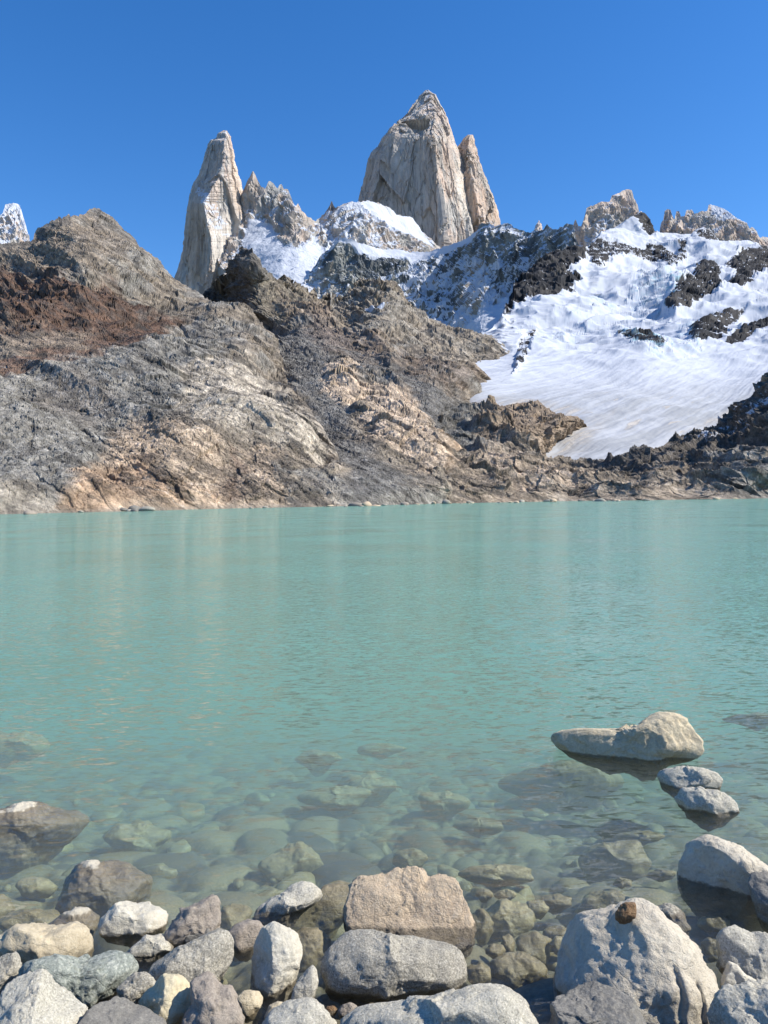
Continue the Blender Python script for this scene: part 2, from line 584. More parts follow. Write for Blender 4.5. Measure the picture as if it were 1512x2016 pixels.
sheet('granite_ridge',
      [(430, 470), (470, 400), (478, 375), (485, 362), (492, 347), (498.6, 337), (503, 346), (508, 358), (515, 368), (522, 373), (527, 361), (531, 356), (537, 361), (547, 371), (551, 364), (554, 361), (558, 373), (567, 374), (575, 392),
       (580, 404), (587, 401), (594, 414), (608, 428), (621, 436), (636, 424), (646, 412), (650, 402), (653, 395), (656, 402), (660, 409), (675, 402), (689, 398), (705, 399), (726, 395), (745, 400), (765, 408), (785, 424), (812, 429), (831, 454), (855, 478), (880, 500), (950, 520)],
      [(430, 660), (950, 620)], 1.3, 230,
      [(430, 470, 3800), (498, 340, 3800), (560, 380, 3800), (620, 440, 3850), (700, 400, 3850), (780, 425, 3950), (860, 480, 4050), (950, 520, 4100), (440, 660, 3100), (520, 540, 3250), (540, 480, 3500), (590, 480, 3450), (600, 560, 3100), (700, 500, 3500), (800, 500, 3750), (690, 440, 3640), (950, 620, 3500),
       (575, 430, 3590), (620, 490, 3480), (560, 440, 3680)],
      disp_crag(0.5, 0.7, 2.8, 33, snow_needles), paint_needles, M_FAR, jag=(2.2, 7), back=(260, 420), smooth=False, seed=4)


# --- small far peaks
def P3(name, top, bot, D, seed, ex, step=1.2, tw=0.0):
    xs = [top[0][0], top[-1][0]]
    xm = (xs[0] + xs[1]) / 2
    ty = min(t[1] for t in top)
    ctrl = [(xs[0], ty, D * 1.06), (xs[1], ty, D * 1.05), (xm, ty, D * 1.03), (xs[0], bot, D * 1.02), (xs[1], bot, D), (xm, bot, D * 0.93), (xm + (xs[1] - xs[0]) * 0.2, (ty + bot) / 2, D * 0.965)]
    return sheet(name, top, [(xs[0], bot), (xs[1], bot)], step, 110, ctrl, disp_crag(0.55, 0.6, 3.2, seed), granite_paint(seed, 0.0, ex), M_FAR, jag=(1.6, 5), back=(180, 330), smooth=False, seed=seed)


P3('snowy_peak', [(-60, 470), (-30, 440), (-8, 430), (0, 424), (6, 419), (10, 404), (18, 401), (38, 402), (42, 415), (50, 440), (55, 460), (62, 490), (80, 520)], 530, 4500, 71,
   lambda C, s, P, N, PX, PY: (C * 1.25, s + 0.42 + 0.25 * fbm(P / 40, 3, seed=72)))


def ex_r1(C, s, P, N, PX, PY):
    m = reg(PX, PY, [(1165, 470), (1175, 435), (1205, 425), (1200, 445), (1180, 475)], 6)
    return blend(C, col(0.46, 0.37, 0.29), reg(PX, PY, [(1150, 405), (1200, 395), (1190, 430), (1150, 440)], 8) * 0.6), s + 0.55 * m - 0.08 + 0.3 * sstep(445, 480, PY)


P3('distant_crag', [(1100, 500), (1120, 460), (1130, 440), (1133, 431), (1138, 444), (1144, 446), (1150, 430), (1155, 410), (1160, 405), (1172, 402), (1185, 397), (1200, 398), (1204, 387), (1210, 384), (1222, 377), (1232, 372), (1238, 374), (1243, 376), (1247, 390), (1255, 403), (1259, 418), (1266, 470), (1280, 500)],
   530, 3700, 81, ex_r1)
P3('distant_crag', [(1285, 480), (1298, 461), (1300, 441), (1307, 430), (1308, 416), (1314, 411), (1320, 412), (1323, 425), (1328, 431), (1332, 416), (1337, 415), (1340, 425), (1348, 426), (1352, 413), (1358, 412), (1363, 413), (1367, 422), (1380, 417), (1393, 415), (1395, 404), (1400, 402), (1425, 410), (1440, 420), (1460, 435),
                    (1470, 440), (1476, 450), (1482, 447), (1490, 458), (1497, 470), (1502, 464), (1515, 470), (1560, 500)],
   540, 3700, 91, lambda C, s, P, N, PX, PY: (C, s + 0.45 * reg(PX, PY, [(1398, 402), (1430, 410), (1470, 440), (1440, 425), (1425, 440), (1410, 470), (1395, 470), (1405, 430)], 4) - 0.05))
P3('distant_crag', [(1046, 480), (1052, 455), (1056, 440), (1061, 434), (1065, 440), (1068, 452), (1074, 480)], 500, 3600, 95, lambda C, s, P, N, PX, PY: (C, s - 0.1), step=0.8)

# ------------------------------------------------------------------ dark wall under the peaks
M_WALL = terrain_mat('dark_cliff_and_snow', 0.07, 0.3, 0.8, 5.0, stretch=(1, 1, 0.5))
CAP = [(640, 492), (672, 462), (695, 462), (760, 485), (830, 494), (925, 460), (945, 455), (925, 480), (880, 500), (835, 512), (812, 520), (795, 508), (760, 512), (730, 508), (705, 498), (690, 478), (668, 476), (650, 495)]


def snow_wall(PX, PY):
    a = reg(PX, PY, CAP, 4)
    b = reg(PX, PY, [(890, 660), (930, 625), (965, 598), (990, 588), (1015, 585), (1010, 620), (960, 670), (900, 690)], 6)
    return np.maximum(a, b)


def disp_wall(P, PX, PY, D):
    b = disp_crag(0.5, 0.62, 4.0, 103, snow_wall)(P, PX, PY, D)
    return b


def paint_wall(P, N, PX, PY):
    w = 6 * fbm(S(P, 40, 40, 40), 4, 0.6, seed=104)
    wx, wy = PX + w, PY + 0.7 * w
    n = fbm(S(P, 90, 90, 200), 4, 0.55, seed=105)
    C = np.broadcast_to(col(0.20, 0.21, 0.20), P.shape).copy()
    C = blend(C, col(0.12, 0.13, 0.135), sstep(-0.2, 0.4, n))
    C = blend(C, col(0.30, 0.27, 0.23), sstep(0.1, 0.6, -n) * 0.7)
    spur = reg(wx, wy, [(945, 497), (962, 530), (975, 580), (965, 640), (900, 650), (915, 560), (930, 520)], 6)
    C = blend(C, col(0.34, 0.29, 0.23), spur * 0.8)
    slab = reg(wx, wy, [(590, 560), (625, 520), (650, 540), (680, 580), (600, 600)], 8)
    C = blend(C, col(0.42, 0.40, 0.37), slab * 0.8)
    st = fbm(rotx(P, -18) / np.array([30, 30, 90]), 5, 0.62, seed=106)
    hz = fbm(S(P, 30, 30, 14), 4, 0.6, seed=107)
    low = reg(wx, wy, [(770, 520), (880, 500), (935, 500), (1000, 520), (1135, 500), (1160, 520), (1020, 600), (880, 680), (780, 640), (720, 560)], 22)
    s = 0.6 * (N[..., 2] - 0.25) + 0.30 + 0.38 * hz + low * (0.30 + 0.42 * st)
    s = s + 0.22 * spur * (0.4 + hz) + slab * (0.1 + 0.4 * st)
    s = s - 0.25 * reg(wx, wy, [(650, 478), (690, 475), (800, 515), (790, 560), (700, 560), (640, 540)], 8)
    s = np.maximum(s, snow_wall(wx * 0.5 + PX * 0.5, wy * 0.5 + PY * 0.5) * 1.1)
    C = C * (1 + 0.25 * fbm(P / 14, 3, 0.6, seed=108))[..., None]
    return np.concatenate([np.clip(C, 0.02, 0.9), np.clip(s, 0, 1)[..., None]], -1)


sheet('dark_cliff',
      [(540, 600), (600, 548), (620, 522), (633, 502), (650, 487), (663, 476), (675, 467), (690, 468), (705, 477), (730, 486), (760, 491), (800, 496), (830, 498), (870, 489), (900, 477), (925, 464), (938, 456), (943, 443), (950, 438), (958, 441), (966, 441), (975, 446), (985, 443), (992, 441), (999, 439), (1006, 441),
       (1012, 449), (1029, 454), (1043, 459), (1052, 455), (1062, 454), (1070, 450), (1074, 444), (1077, 441), (1081, 447), (1089, 451), (1100, 451), (1110, 446), (1121, 441), (1127, 443), (1131, 447), (1135, 476), (1149, 492), (1170, 510), (1220, 540)],
      [(540, 720), (1220, 720)], 1.2, 300,
      [(540, 600, 3150), (640, 495, 3200), (690, 468, 3150), (760, 491, 3230), (830, 498, 3230), (900, 478, 3050), (950, 440, 2900), (1000, 440, 2800), (1070, 448, 2650), (1130, 443, 2480), (1200, 530, 2300),
       (560, 700, 2900), (650, 560, 3050), (720, 560, 3010), (800, 560, 2980), (860, 580, 2860), (900, 600, 2760), (930, 560, 2720), (945, 503, 2790), (962, 540, 2700), (950, 600, 2560), (985, 560, 2690), (1010, 560, 2640), (1060, 540, 2520), (1120, 520, 2380), (930, 645, 2480), (1000, 620, 2450), (1060, 640, 2250), (900, 700, 2500), (1220, 700, 2000), (700, 700, 2750), (800, 700, 2650)],
      disp_wall, paint_wall, M_WALL, jag=(1.8, 6), back=(200, 500), smooth=False, seed=6)

# ------------------------------------------------------------------ glacier with rock islands
ROCKS_ICE = [
    ([(1000, 612), (1012, 580), (1030, 548), (1050, 530), (1070, 515), (1095, 503), (1125, 492), (1150, 497), (1153, 512), (1135, 532), (1118, 545), (1145, 560), (1130, 572), (1095, 590), (1060, 596), (1020, 607), (990, 635)], 1.0, 90),
    ([(1150, 505), (1158, 480), (1175, 473), (1195, 480), (1235, 480), (1260, 488), (1290, 480), (1330, 500), (1346, 470), (1353, 482), (1345, 510), (1315, 522), (1300, 512), (1270, 506), (1240, 499), (1215, 506), (1190, 515), (1180, 532), (1168, 525), (1160, 508)], 0.66, 30),
    ([(1238, 434), (1252, 420), (1268, 416), (1280, 433), (1292, 460), (1275, 466), (1262, 458), (1256, 440)], 0.82, 30),
    ([(1366, 458), (1374, 450), (1388, 447), (1402, 455), (1416, 473), (1395, 480), (1375, 470)], 0.72, 30),
    ([(1377, 521), (1402, 519), (1417, 536), (1413, 556), (1427, 573), (1404, 588), (1381, 592), (1352, 603), (1332, 607), (1307, 600), (1320, 585), (1332, 567), (1352, 558), (1365, 556), (1363, 535)], 0.95, 60),
    ([(1425, 525), (1458, 501), (1472, 490), (1530, 500), (1530, 530), (1505, 542), (1480, 556), (1468, 562), (1454, 580), (1431, 580), (1428, 562), (1448, 546), (1432, 538)], 0.9, 50),
    ([(1360, 640), (1395, 622), (1427, 616), (1465, 616), (1450, 635), (1427, 647), (1438, 662), (1400, 676), (1372, 681), (1360, 672)], 0.8, 25),
    ([(1420, 681), (1445, 662), (1458, 651), (1479, 635), (1540, 618), (1540, 640), (1489, 661), (1464, 675), (1440, 682)], 0.92, 25),
    ([(1225, 640), (1255, 655), (1285, 660), (1310, 672), (1300, 690), (1270, 688), (1235, 672), (1215, 655)], 0.60, 18),
    ([(1480, 478), (1500, 480), (1540, 495), (1540, 512), (1505, 500)], 0.8, 20),
    ([(1020, 690), (1035, 660), (1060, 640), (1045, 680), (1030, 710), (1010, 730)], 0.6, 8),
]
FALLS = [([(1235, 575), (1260, 555), (1310, 545), (1340, 555), (1330, 590), (1300, 610), (1250, 600)], 1.0),
         ([(1210, 640), (1240, 630), (1320, 665), (1340, 690), (1290, 700), (1230, 680)], 0.9),
         ([(1040, 665), (1075, 645), (1140, 640), (1150, 655), (1080, 665), (1050, 685)], 0.6),
         ([(1150, 590), (1180, 578), (1215, 585), (1205, 602), (1165, 605)], 0.9),
         ([(1220, 600), (1290, 590), (1330, 615), (1280, 625)], 0.5),
         ([(1330, 640), (1370, 625), (1380, 690), (1340, 700)], 0.8),
         ([(1090, 620), (1140, 612), (1220, 640), (1200, 655), (1150, 635)], 0.5)]


def ice_masks(P, PX, PY):
    w = 5 * fbm(S(P, 35, 35, 25), 4, 0.62, seed=201)
    wx, wy = PX + w, PY + 0.8 * w
    rock = np.zeros(PX.shape); bul = np.zeros(PX.shape)
    for poly, k, h in ROCKS_ICE:
        m = reg(wx, wy, poly, 4)
        rock = np.maximum(rock, m * k)
        bul = np.maximum(bul, reg(PX, PY, poly, 16) * h)
    fall = np.zeros(PX.shape)
    for poly, k in FALLS:
        fall = np.maximum(fall, reg(wx, wy, poly, 10) * k)
    return rock, bul, fall


def disp_ice(P, PX, PY, D):
    rock, bul, fall = ice_masks(P, PX, PY)
    hi = sstep(740, 640, PY)
    d = 24 * fbm(P / 230, 3, 0.45, seed=203) * (0.25 + hi) + 5 * fbm(P / 60, 3, 0.5, seed=204) * (0.25 + hi)
    d = d + 5 * ridged(S(P, 60, 60, 30), 3, 0.5, seed=219) * hi
    # crevasses: short curved steps across the flow
    q = S(P + 30 * perlin(P / 150, 206)[..., None], 170, 38, 38)
    cr = ridged(q, 3, 0.5, seed=207)
    gate = sstep(0.05, 0.4, perlin(P / 200, 209)) * hi
    d = d - 3 * np.clip(cr + 0.1, 0, 1) ** 2 * gate
    d = d + fall * (3.5 * facet(S(P, 34, 34, 24), 9, 0.9) + 2.0 * facet(S(P, 14, 14, 12), 8, 0.9) + 3 * perlin(P / 18, 218))
    # flow lines on the tongue
    lo = 1 - hi
    fl = ridged(S(rotx(P, -28), 90, 90, 4.5), 3, 0.6, seed=210)
    fl2 = fbm(np.stack([(P[..., 0] * 0.8 - P[..., 1] * 0.6) / 7, (P[..., 0] * 0.6 + P[..., 1] * 0.8) / 110, P[..., 2] / 50], -1), 4, 0.6, seed=211)
    d = d + lo * (0.7 * fl2 + 0.15 * perlin(P / 3, 212) + 1.2 * fbm(P / 40, 3, seed=213))
    rd = bul * (0.22 + 0.10 * fbm(P / 60, 3, seed=215)) + rock * (9 * facet(S(P, 32, 32, 48), 11, 1.0) + 4 * facet(S(P, 12, 12, 18), 12, 1.0) + 5 * ridged(P / 30, 3, seed=216))
    e = sstep(0, 8, PY - PY[:1]) * 0.8 + 0.2
    return (d * (1 - rock) + rd) * e


def paint_ice(P, N, PX, PY):
    rock, bul, fall = ice_masks(P, PX, PY)
    n = fbm(P / 70, 4, 0.6, seed=221)
    C = np.broadcast_to(col(0.032, 0.033, 0.037), P.shape).copy()
    C = blend(C, col(0.065, 0.062, 0.06), sstep(-0.1, 0.5, n))
    C = C * (1 + 0.35 * fbm(P / 9, 3, 0.6, seed=222))[..., None]
    fine = fbm(S(P, 16, 16, 9), 4, 0.65, seed=223)
    # snow clings to the gentler ledges of each rock island
    s = 1.0 - rock * (1.10 - 0.75 * np.clip(N[..., 2] - 0.50, 0, 1)) + rock * 0.62 * fine
    # bare ice and dirt along the tongue's margins
    dirt = reg(PX + 20 * n, PY + 10 * n, [(1060, 905), (1110, 860), (1160, 835), (1210, 815), (1200, 850), (1180, 880), (1160, 905)], 14) * 0.30
    dirt = np.maximum(dirt, reg(PX + 12 * n, PY + 8 * n, [(1340, 870), (1400, 830), (1460, 790), (1470, 800), (1430, 835), (1370, 865), (1250, 905)], 8) * 0.42)
    dirt = np.maximum(dirt, reg(PX + 12 * n, PY + 6 * n, [(900, 790), (950, 780), (1010, 785), (1110, 800), (1160, 812), (1120, 820), (1000, 805), (930, 800)], 6) * 0.35)
    dirt = np.maximum(dirt, reg(PX + 5 * n, PY + 2 * n, [(1228, 848), (1245, 833), (1264, 830), (1252, 842), (1236, 850)], 3) * 0.62)
    fl = fbm(np.stack([(P[..., 0] * 0.8 - P[..., 1] * 0.6) / 5, (P[..., 0] * 0.6 + P[..., 1] * 0.8) / 60, P[..., 2] / 25], -1), 4, 0.6, seed=224)
    s = s - dirt * (0.9 + 1.3 * fl)
    low = sstep(700, 800, PY)
    s = s - low * np.clip(fl - 0.35, 0, 1) * 1.0
    # blue ice in the falls: the attribute below 0.5 shows this colour
    ice = fall * sstep(0.1, 0.6, fine + 0.25) * (1 - rock)
    C = blend(C, col(0.28, 0.42, 0.50), sstep(0.1, 0.4, ice))
    s = s - 0.55 * ice
    C = blend(C, col(0.40, 0.38, 0.36), np.clip(low * (1 - rock), 0, 1) * (1 - sstep(0.2, 0.6, rock)))
    Sn = np.broadcast_to(col(*SNOWC), P.shape).copy()
    ln = fbm(np.stack([(P[..., 0] * 0.8 - P[..., 1] * 0.6) / 9, (P[..., 0] * 0.6 + P[..., 1] * 0.8) / 150, P[..., 2] / 80], -1), 5, 0.62, seed=226)
    ln2 = fbm(rotx(P, 12) / np.array([120, 90, 5]), 4, 0.6, seed=227)
    Sn = blend(Sn, col(0.29, 0.305, 0.33), low * (0.55 + 0.4 * sstep(-0.4, 0.5, ln + 0.5 * fbm(P / 45, 3, seed=228))))
    Sn = blend(Sn, col(0.30, 0.285, 0.27), np.clip(dirt * 2.2 * (0.6 + fl), 0, 1))
    Sn = blend(Sn, col(0.36, 0.39, 0.45), sstep(640, 700, PY) * (1 - low) * sstep(0.0, 0.5, ln2) * 0.6)
    Sn = blend(Sn, col(0.36, 0.48, 0.58), np.clip(fall * sstep(0.0, 0.4, fine + 0.1), 0, 1) * 0.45)
    return np.concatenate([np.clip(C, 0.02, 0.9), np.clip(s, 0, 1)[..., None], Sn], -1)


M_ICE = terrain_mat('glacier_snow', 0.12, 0.15, 0.6, 2.0)
sheet('glacier',
      [(880, 700), (930, 662), (960, 652), (985, 630), (1000, 604), (1012, 575), (1030, 545), (1050, 529), (1070, 514), (1095, 502), (1125, 491), (1148, 494), (1158, 486), (1166, 475), (1180, 463), (1200, 455), (1230, 438), (1242, 430), (1250, 424), (1260, 418), (1268, 420), (1275, 429), (1282, 447), (1290, 458), (1310, 460), (1330, 460), (1345, 462),
       (1360, 462), (1372, 452), (1385, 448), (1400, 455), (1410, 465), (1416, 474), (1440, 474), (1470, 475), (1490, 478), (1500, 484), (1530, 492), (1620, 500)],
      [(880, 900), (1000, 925), (1620, 925)], 1.0, 480,
      [(880, 780, 700), (930, 790, 640), (950, 760, 720), (1000, 790, 660), (1080, 895, 500), (1180, 905, 480), (1300, 885, 520), (1150, 830, 590), (1300, 800, 680), (1400, 830, 640), (1500, 740, 830), (1600, 720, 850), (1620, 920, 560), (880, 900, 520),
       (1000, 700, 950), (1100, 720, 900), (1200, 720, 900), (1300, 720, 880), (1400, 700, 980), (1500, 680, 1050), (930, 665, 1150), (985, 635, 1350), (1060, 640, 1250), (1100, 600, 1450), (1030, 548, 1750), (1125, 492, 2000), (1200, 600, 1400), (1300, 600, 1350), (1250, 650, 1120),
       (1400, 620, 1250), (1510, 600, 1400), (1200, 540, 1750), (1300, 540, 1750), (1400, 500, 2050), (1260, 420, 2400), (1200, 456, 2300), (1300, 462, 2350), (1340, 480, 2250), (1385, 450, 2400), (1440, 476, 2350), (1530, 492, 2300), (1620, 500, 2300), (1600, 600, 1400), (1240, 500, 2050), (1330, 520, 1950), (1290, 530, 1930), (1400, 560, 1650)],
      disp_ice, paint_ice, M_ICE, jag=(1.0, 7), back=(300, 250), smooth=True, seed=8)


# ------------------------------------------------------------------ brown hillsides
def hill_disp(seed, amp=1.0, strike=-32, smoothmask=None):
    def f(P, PX, PY, D):
        sc_ = np.clip(D / 700, 0.25, 1.6)
        q = rotx(P, strike)
        d = 17 * fbm(P / 120, 3, 0.5, seed=seed)
        # ribs running down the dip, then ledges with a sharp lip
        qs = S(q, 130, 190, 20)
        d = d + 5.5 * ridged(qs, 3, 0.5, seed=seed + 1)
        for (th, am, k1) in ((13.0, 2.3, 1), (4.6, 1.1, 2)):
            t = q[..., 2] / th + 1.1 * fbm(S(q, 70, 90, 40), 4, 0.6, seed=seed + 20 + k1)
            fr = t - np.floor(t)
            rv = 0.35 + 1.0 * np.clip(fbm(S(q, 50, 60, th), 2, 0.5, seed=seed + 30 + k1) + 0.3, 0, 1)
            d = d + am * rv * np.where(fr < 0.82, fr / 0.82, (1 - fr) / 0.18)
        v = np.abs(fbm(S(P, 26, 30, 60), 4, 0.6, seed=seed + 14))
        d = d - 2.0 * sstep(0.05, 0.0, v)
        d = d + 2.6 * facet(S(q, 30, 34, 14), seed, 1.0) + 1.6 * facet(S(q, 12, 16, 7), seed + 1, 1.0) + 0.6 * facet(S(q, 5, 7, 3), seed + 6, 1.0) * np.clip(1.9 - D / 500, 0.15, 1.0) - 0.8 * ridged(S(P, 5, 5, 34), 3, 0.6, seed=seed + 40) * sstep(60, 25, P[..., 2])
        d = d * np.clip(D / 600, 0.5, 1.15)
        fine = 0.36 * facet(S(q, 2.4, 2.4, 1.5), seed + 2, 1.0) + 0.20 * facet(P / 1.3, seed + 3, 0.9) + 0.20 * fbm(P / 2.2, 3, 0.65, seed=seed + 9)
        d = d * 0.95 + fine * np.clip(1.9 - D / 380, 0.12, 1.1)
        if smoothmask is not None:
            m = smoothmask(PX, PY)
            d = d * (1 - 0.6 * m) + m * (0.5 * fbm(P / 3, 4, 0.7, seed=seed + 11)) * np.clip(D / 350, 0.5, 1.6)
        k = sstep(-1.0, 4.5, P[..., 2]) * 0.8 + 0.2
        e = sstep(0, 34, PY - PY[:1]) * 0.82 + 0.18
        return d * amp * k * e
    return f


BROWN = col(0.255, 0.215, 0.168)
RED = col(0.145, 0.085, 0.058)
GREY = col(0.275, 0.262, 0.235)
TAN = col(0.56, 0.44, 0.325)
PALE = col(0.54, 0.475, 0.385)
ORANGE = col(0.42, 0.25, 0.14)
DARK = col(0.085, 0.078, 0.072)


def hill_base(P, seed):
    C = np.broadcast_to(BROWN, P.shape).copy()
    n = fbm(P / 60, 5, 0.6, seed=seed)
    C = blend(C, GREY, sstep(-0.1, 0.5, n) * 0.8)
    C = blend(C, DARK, sstep(0.15, 0.6, fbm(P / 22, 4, 0.65, seed=seed + 1)) * 0.55)
    return C


def seams(P, C, ang, seed):
    """dark weathered seams and pale quartz along the layering"""
    q = rotx(P, ang)
    a = fbm(S(q, 16, 20, 3.4), 5, 0.65, seed=seed)
    C = blend(C, DARK * 0.9, sstep(0.15, 0.45, a) * 0.62)
    C = blend(C, C * 1.4, sstep(0.22, 0.5, -a) * 0.5)
    return C


def chips(P, C, seed, k=1.0):
    """stones of differing paleness, cell by cell"""
    r = facet(P / 2.6, seed, 0.0) * 0.7 + facet(P / 1.1, seed + 7, 0.0) * 0.5
    r2 = facet(P / 7.0, seed + 4, 0.0)
    C = C * (1 + k * (1.3 * r + 0.7 * r2))[..., None]
    return C * (1 + 0.3 * k * fbm(P / 1.6, 3, 0.7, seed=seed + 2))[..., None]


def paint_left(P, N, PX, PY):
    C = hill_base(P, 301)
    w1 = fbm(P / 45, 5, 0.65, seed=302)
    w2 = fbm(P / 30, 5, 0.65, seed=303)
    wx, wy = PX + 26 * w1, PY + 20 * w2
    G = lambda poly, f=14: reg(wx, wy, poly, f)
    C = blend(C, col(0.26, 0.215, 0.17), G([(0, 480), (100, 430), (210, 430), (260, 500), (200, 520), (0, 525)]) * 0.7)
    C = blend(C, RED * 0.9, G([(-200, 535), (100, 525), (230, 560), (330, 620), (330, 640), (240, 690), (100, 690), (-200, 650)]) * 0.9)
    C = blend(C, col(0.28, 0.23, 0.18), G([(-200, 650), (60, 660), (250, 670), (220, 700), (0, 700), (-200, 690)]) * 0.8)
    C = blend(C, col(0.17, 0.105, 0.075), G([(-200, 725), (150, 690), (330, 620), (375, 625), (250, 690), (0, 745), (-200, 760)], 8) * 0.85)
    C = blend(C, GREY, G([(-200, 760), (60, 730), (250, 690), (360, 640), (440, 690), (380, 780), (300, 820), (220, 850), (200, 1000), (-200, 1000)]) * 0.92)
    C = blend(C, col(0.16, 0.125, 0.10), G([(60, 770), (160, 740), (240, 790), (180, 840), (80, 830)], 22) * 0.4)
    C = blend(C, PALE, G([(370, 720), (430, 700), (480, 710), (560, 780), (640, 850), (660, 890), (620, 905), (520, 860), (450, 850), (380, 800), (340, 810)], 9) * 0.9)
    C = blend(C, TAN, G([(215, 850), (280, 830), (350, 830), (400, 860), (440, 900), (450, 1010), (200, 1015), (110, 990), (180, 940)], 12) * 0.85)
    C = blend(C, ORANGE, G([(230, 900), (300, 880), (330, 940), (430, 960), (440, 1000), (150, 1010), (120, 985)], 16) * 0.45 * sstep(-0.2, 0.5, w1 + 0.2))
    C = blend(C, TAN * 0.95, G([(460, 880), (520, 870), (600, 920), (680, 970), (705, 1000), (460, 1005)], 8) * 0.85)
    C = blend(C, PALE, G([(-100, 960), (60, 955), (110, 975), (100, 1020), (-100, 1020)], 8) * 0.75)
    C = blend(C, col(0.30, 0.21, 0.15), G([(440, 880), (465, 890), (470, 990), (440, 1000)], 9) * 0.6)
    C = blend(C, DARK * 1.2, G([(60, 475), (66, 450), (100, 425), (130, 425), (120, 450), (90, 470)], 6) * 0.85)
    C = blend(C, DARK * 1.3, G([(165, 425), (185, 405), (230, 430), (270, 475), (300, 505), (270, 500), (220, 450)], 6) * 0.6)
    cg = facet(S(P, 9, 12, 7), 77, 0.0) + 0.5 * fbm(P / 14, 4, 0.65, seed=320)
    C = blend(C, DARK * 0.8, sstep(0.12, 0.35, cg) * G([(-200, 520), (120, 520), (330, 600), (330, 690), (100, 720), (-200, 780)], 20) * 0.65)
    # pale veins on the grey rock
    v = 1 - np.abs(fbm(S(rotx(P, -15), 40, 20, 10), 4, 0.6, seed=305)) * 9
    C = blend(C, col(0.50, 0.48, 0.44), sstep(0.3, 0.9, v) * sstep(690, 730, PY) * sstep(470, 380, PX) * 0.55 * sstep(0, 0.4, w2 + 0.15))
    st = fbm(S(rotx(P, -35), 20, 20, 1.6), 4, 0.65, seed=306)
    C = C * (1 + 0.30 * st)[..., None]
    tn = np.clip(C[..., 0] / 0.45, 0, 1)
    C = seams(P, C, -32, 611)
    C = chips(P, C, 307, 0.7) * (1 - 0.15 * tn)[..., None]
    # stained tide line along the shore
    C = blend(C, col(0.30, 0.26, 0.21), sstep(1.2, 0.2, P[..., 2] + 0.4 * w1) * 0.5)
    return np.concatenate([np.clip(C, 0.02, 0.9), np.zeros(C.shape[:2] + (1,))], -1)


def scree_left(PX, PY):
    return np.maximum(reg(PX, PY, [(0, 480), (120, 440), (170, 430), (250, 520), (0, 525)], 20), reg(PX, PY, [(-300, 730), (330, 625), (370, 630), (250, 690), (-300, 770)], 14)) * 0.8


M_HILL = terrain_mat('hillside_rock', 0.9, 0.40, 1.0, 1.3)
LX = [-650, -300, 0, 130, 250, 350, 450, 560, 690]
sheet('hillside',
      [(-650, 560), (-300, 520), (-100, 490), (0, 480), (30, 477), (60, 475), (66, 470), (67, 457), (72, 450), (80, 447), (88, 440), (95, 437), (100, 430), (110, 429), (115, 425), (122, 428), (130, 422), (136, 419), (140, 424), (155, 422), (170, 420), (176, 413), (185, 411), (195, 411), (205, 418), (215, 422), (228, 438), (240, 452), (262, 470),
       (275, 485), (290, 497), (305, 508), (320, 520), (330, 533), (345, 549), (370, 567), (400, 583), (430, 598), (460, 610), (480, 622), (500, 640), (520, 652), (530, 662), (540, 690), (560, 735), (600, 790), (640, 850), (662, 890), (680, 945), (696, 990), (702, 1008)],
      [(-650, 1045), (0, 1028), (702, 1010)], 0.95, 620,
      shore_ctrl(LX) + [(-650, 560, 1000), (-650, 800, 500), (-300, 520, 1000), (-300, 750, 400), (0, 480, 900), (0, 600, 620), (0, 700, 450), (0, 800, 310), (0, 900, 220), (180, 412, 1000), (200, 500, 800), (200, 600, 610), (200, 700, 450), (200, 800, 325), (200, 900, 240),
                        (350, 550, 950), (300, 600, 690), (350, 700, 480), (380, 760, 380), (350, 850, 270), (330, 930, 222), (450, 610, 850), (530, 665, 760), (450, 700, 520), (430, 800, 330), (440, 870, 275), (455, 930, 246), (500, 740, 480), (520, 800, 375), (560, 740, 600), (600, 790, 480), (600, 850, 350), (640, 850, 400), (662, 890, 345),
                        (500, 890, 272), (520, 945, 240), (600, 940, 255), (680, 950, 285), (110, 430, 880), (230, 440, 1030), (90, 470, 850)],
      hill_disp(310, 1.0, -30, scree_left), paint_left, M_HILL, jag=(2.8, 8), back=(250, 160), smooth=False, seed=11)


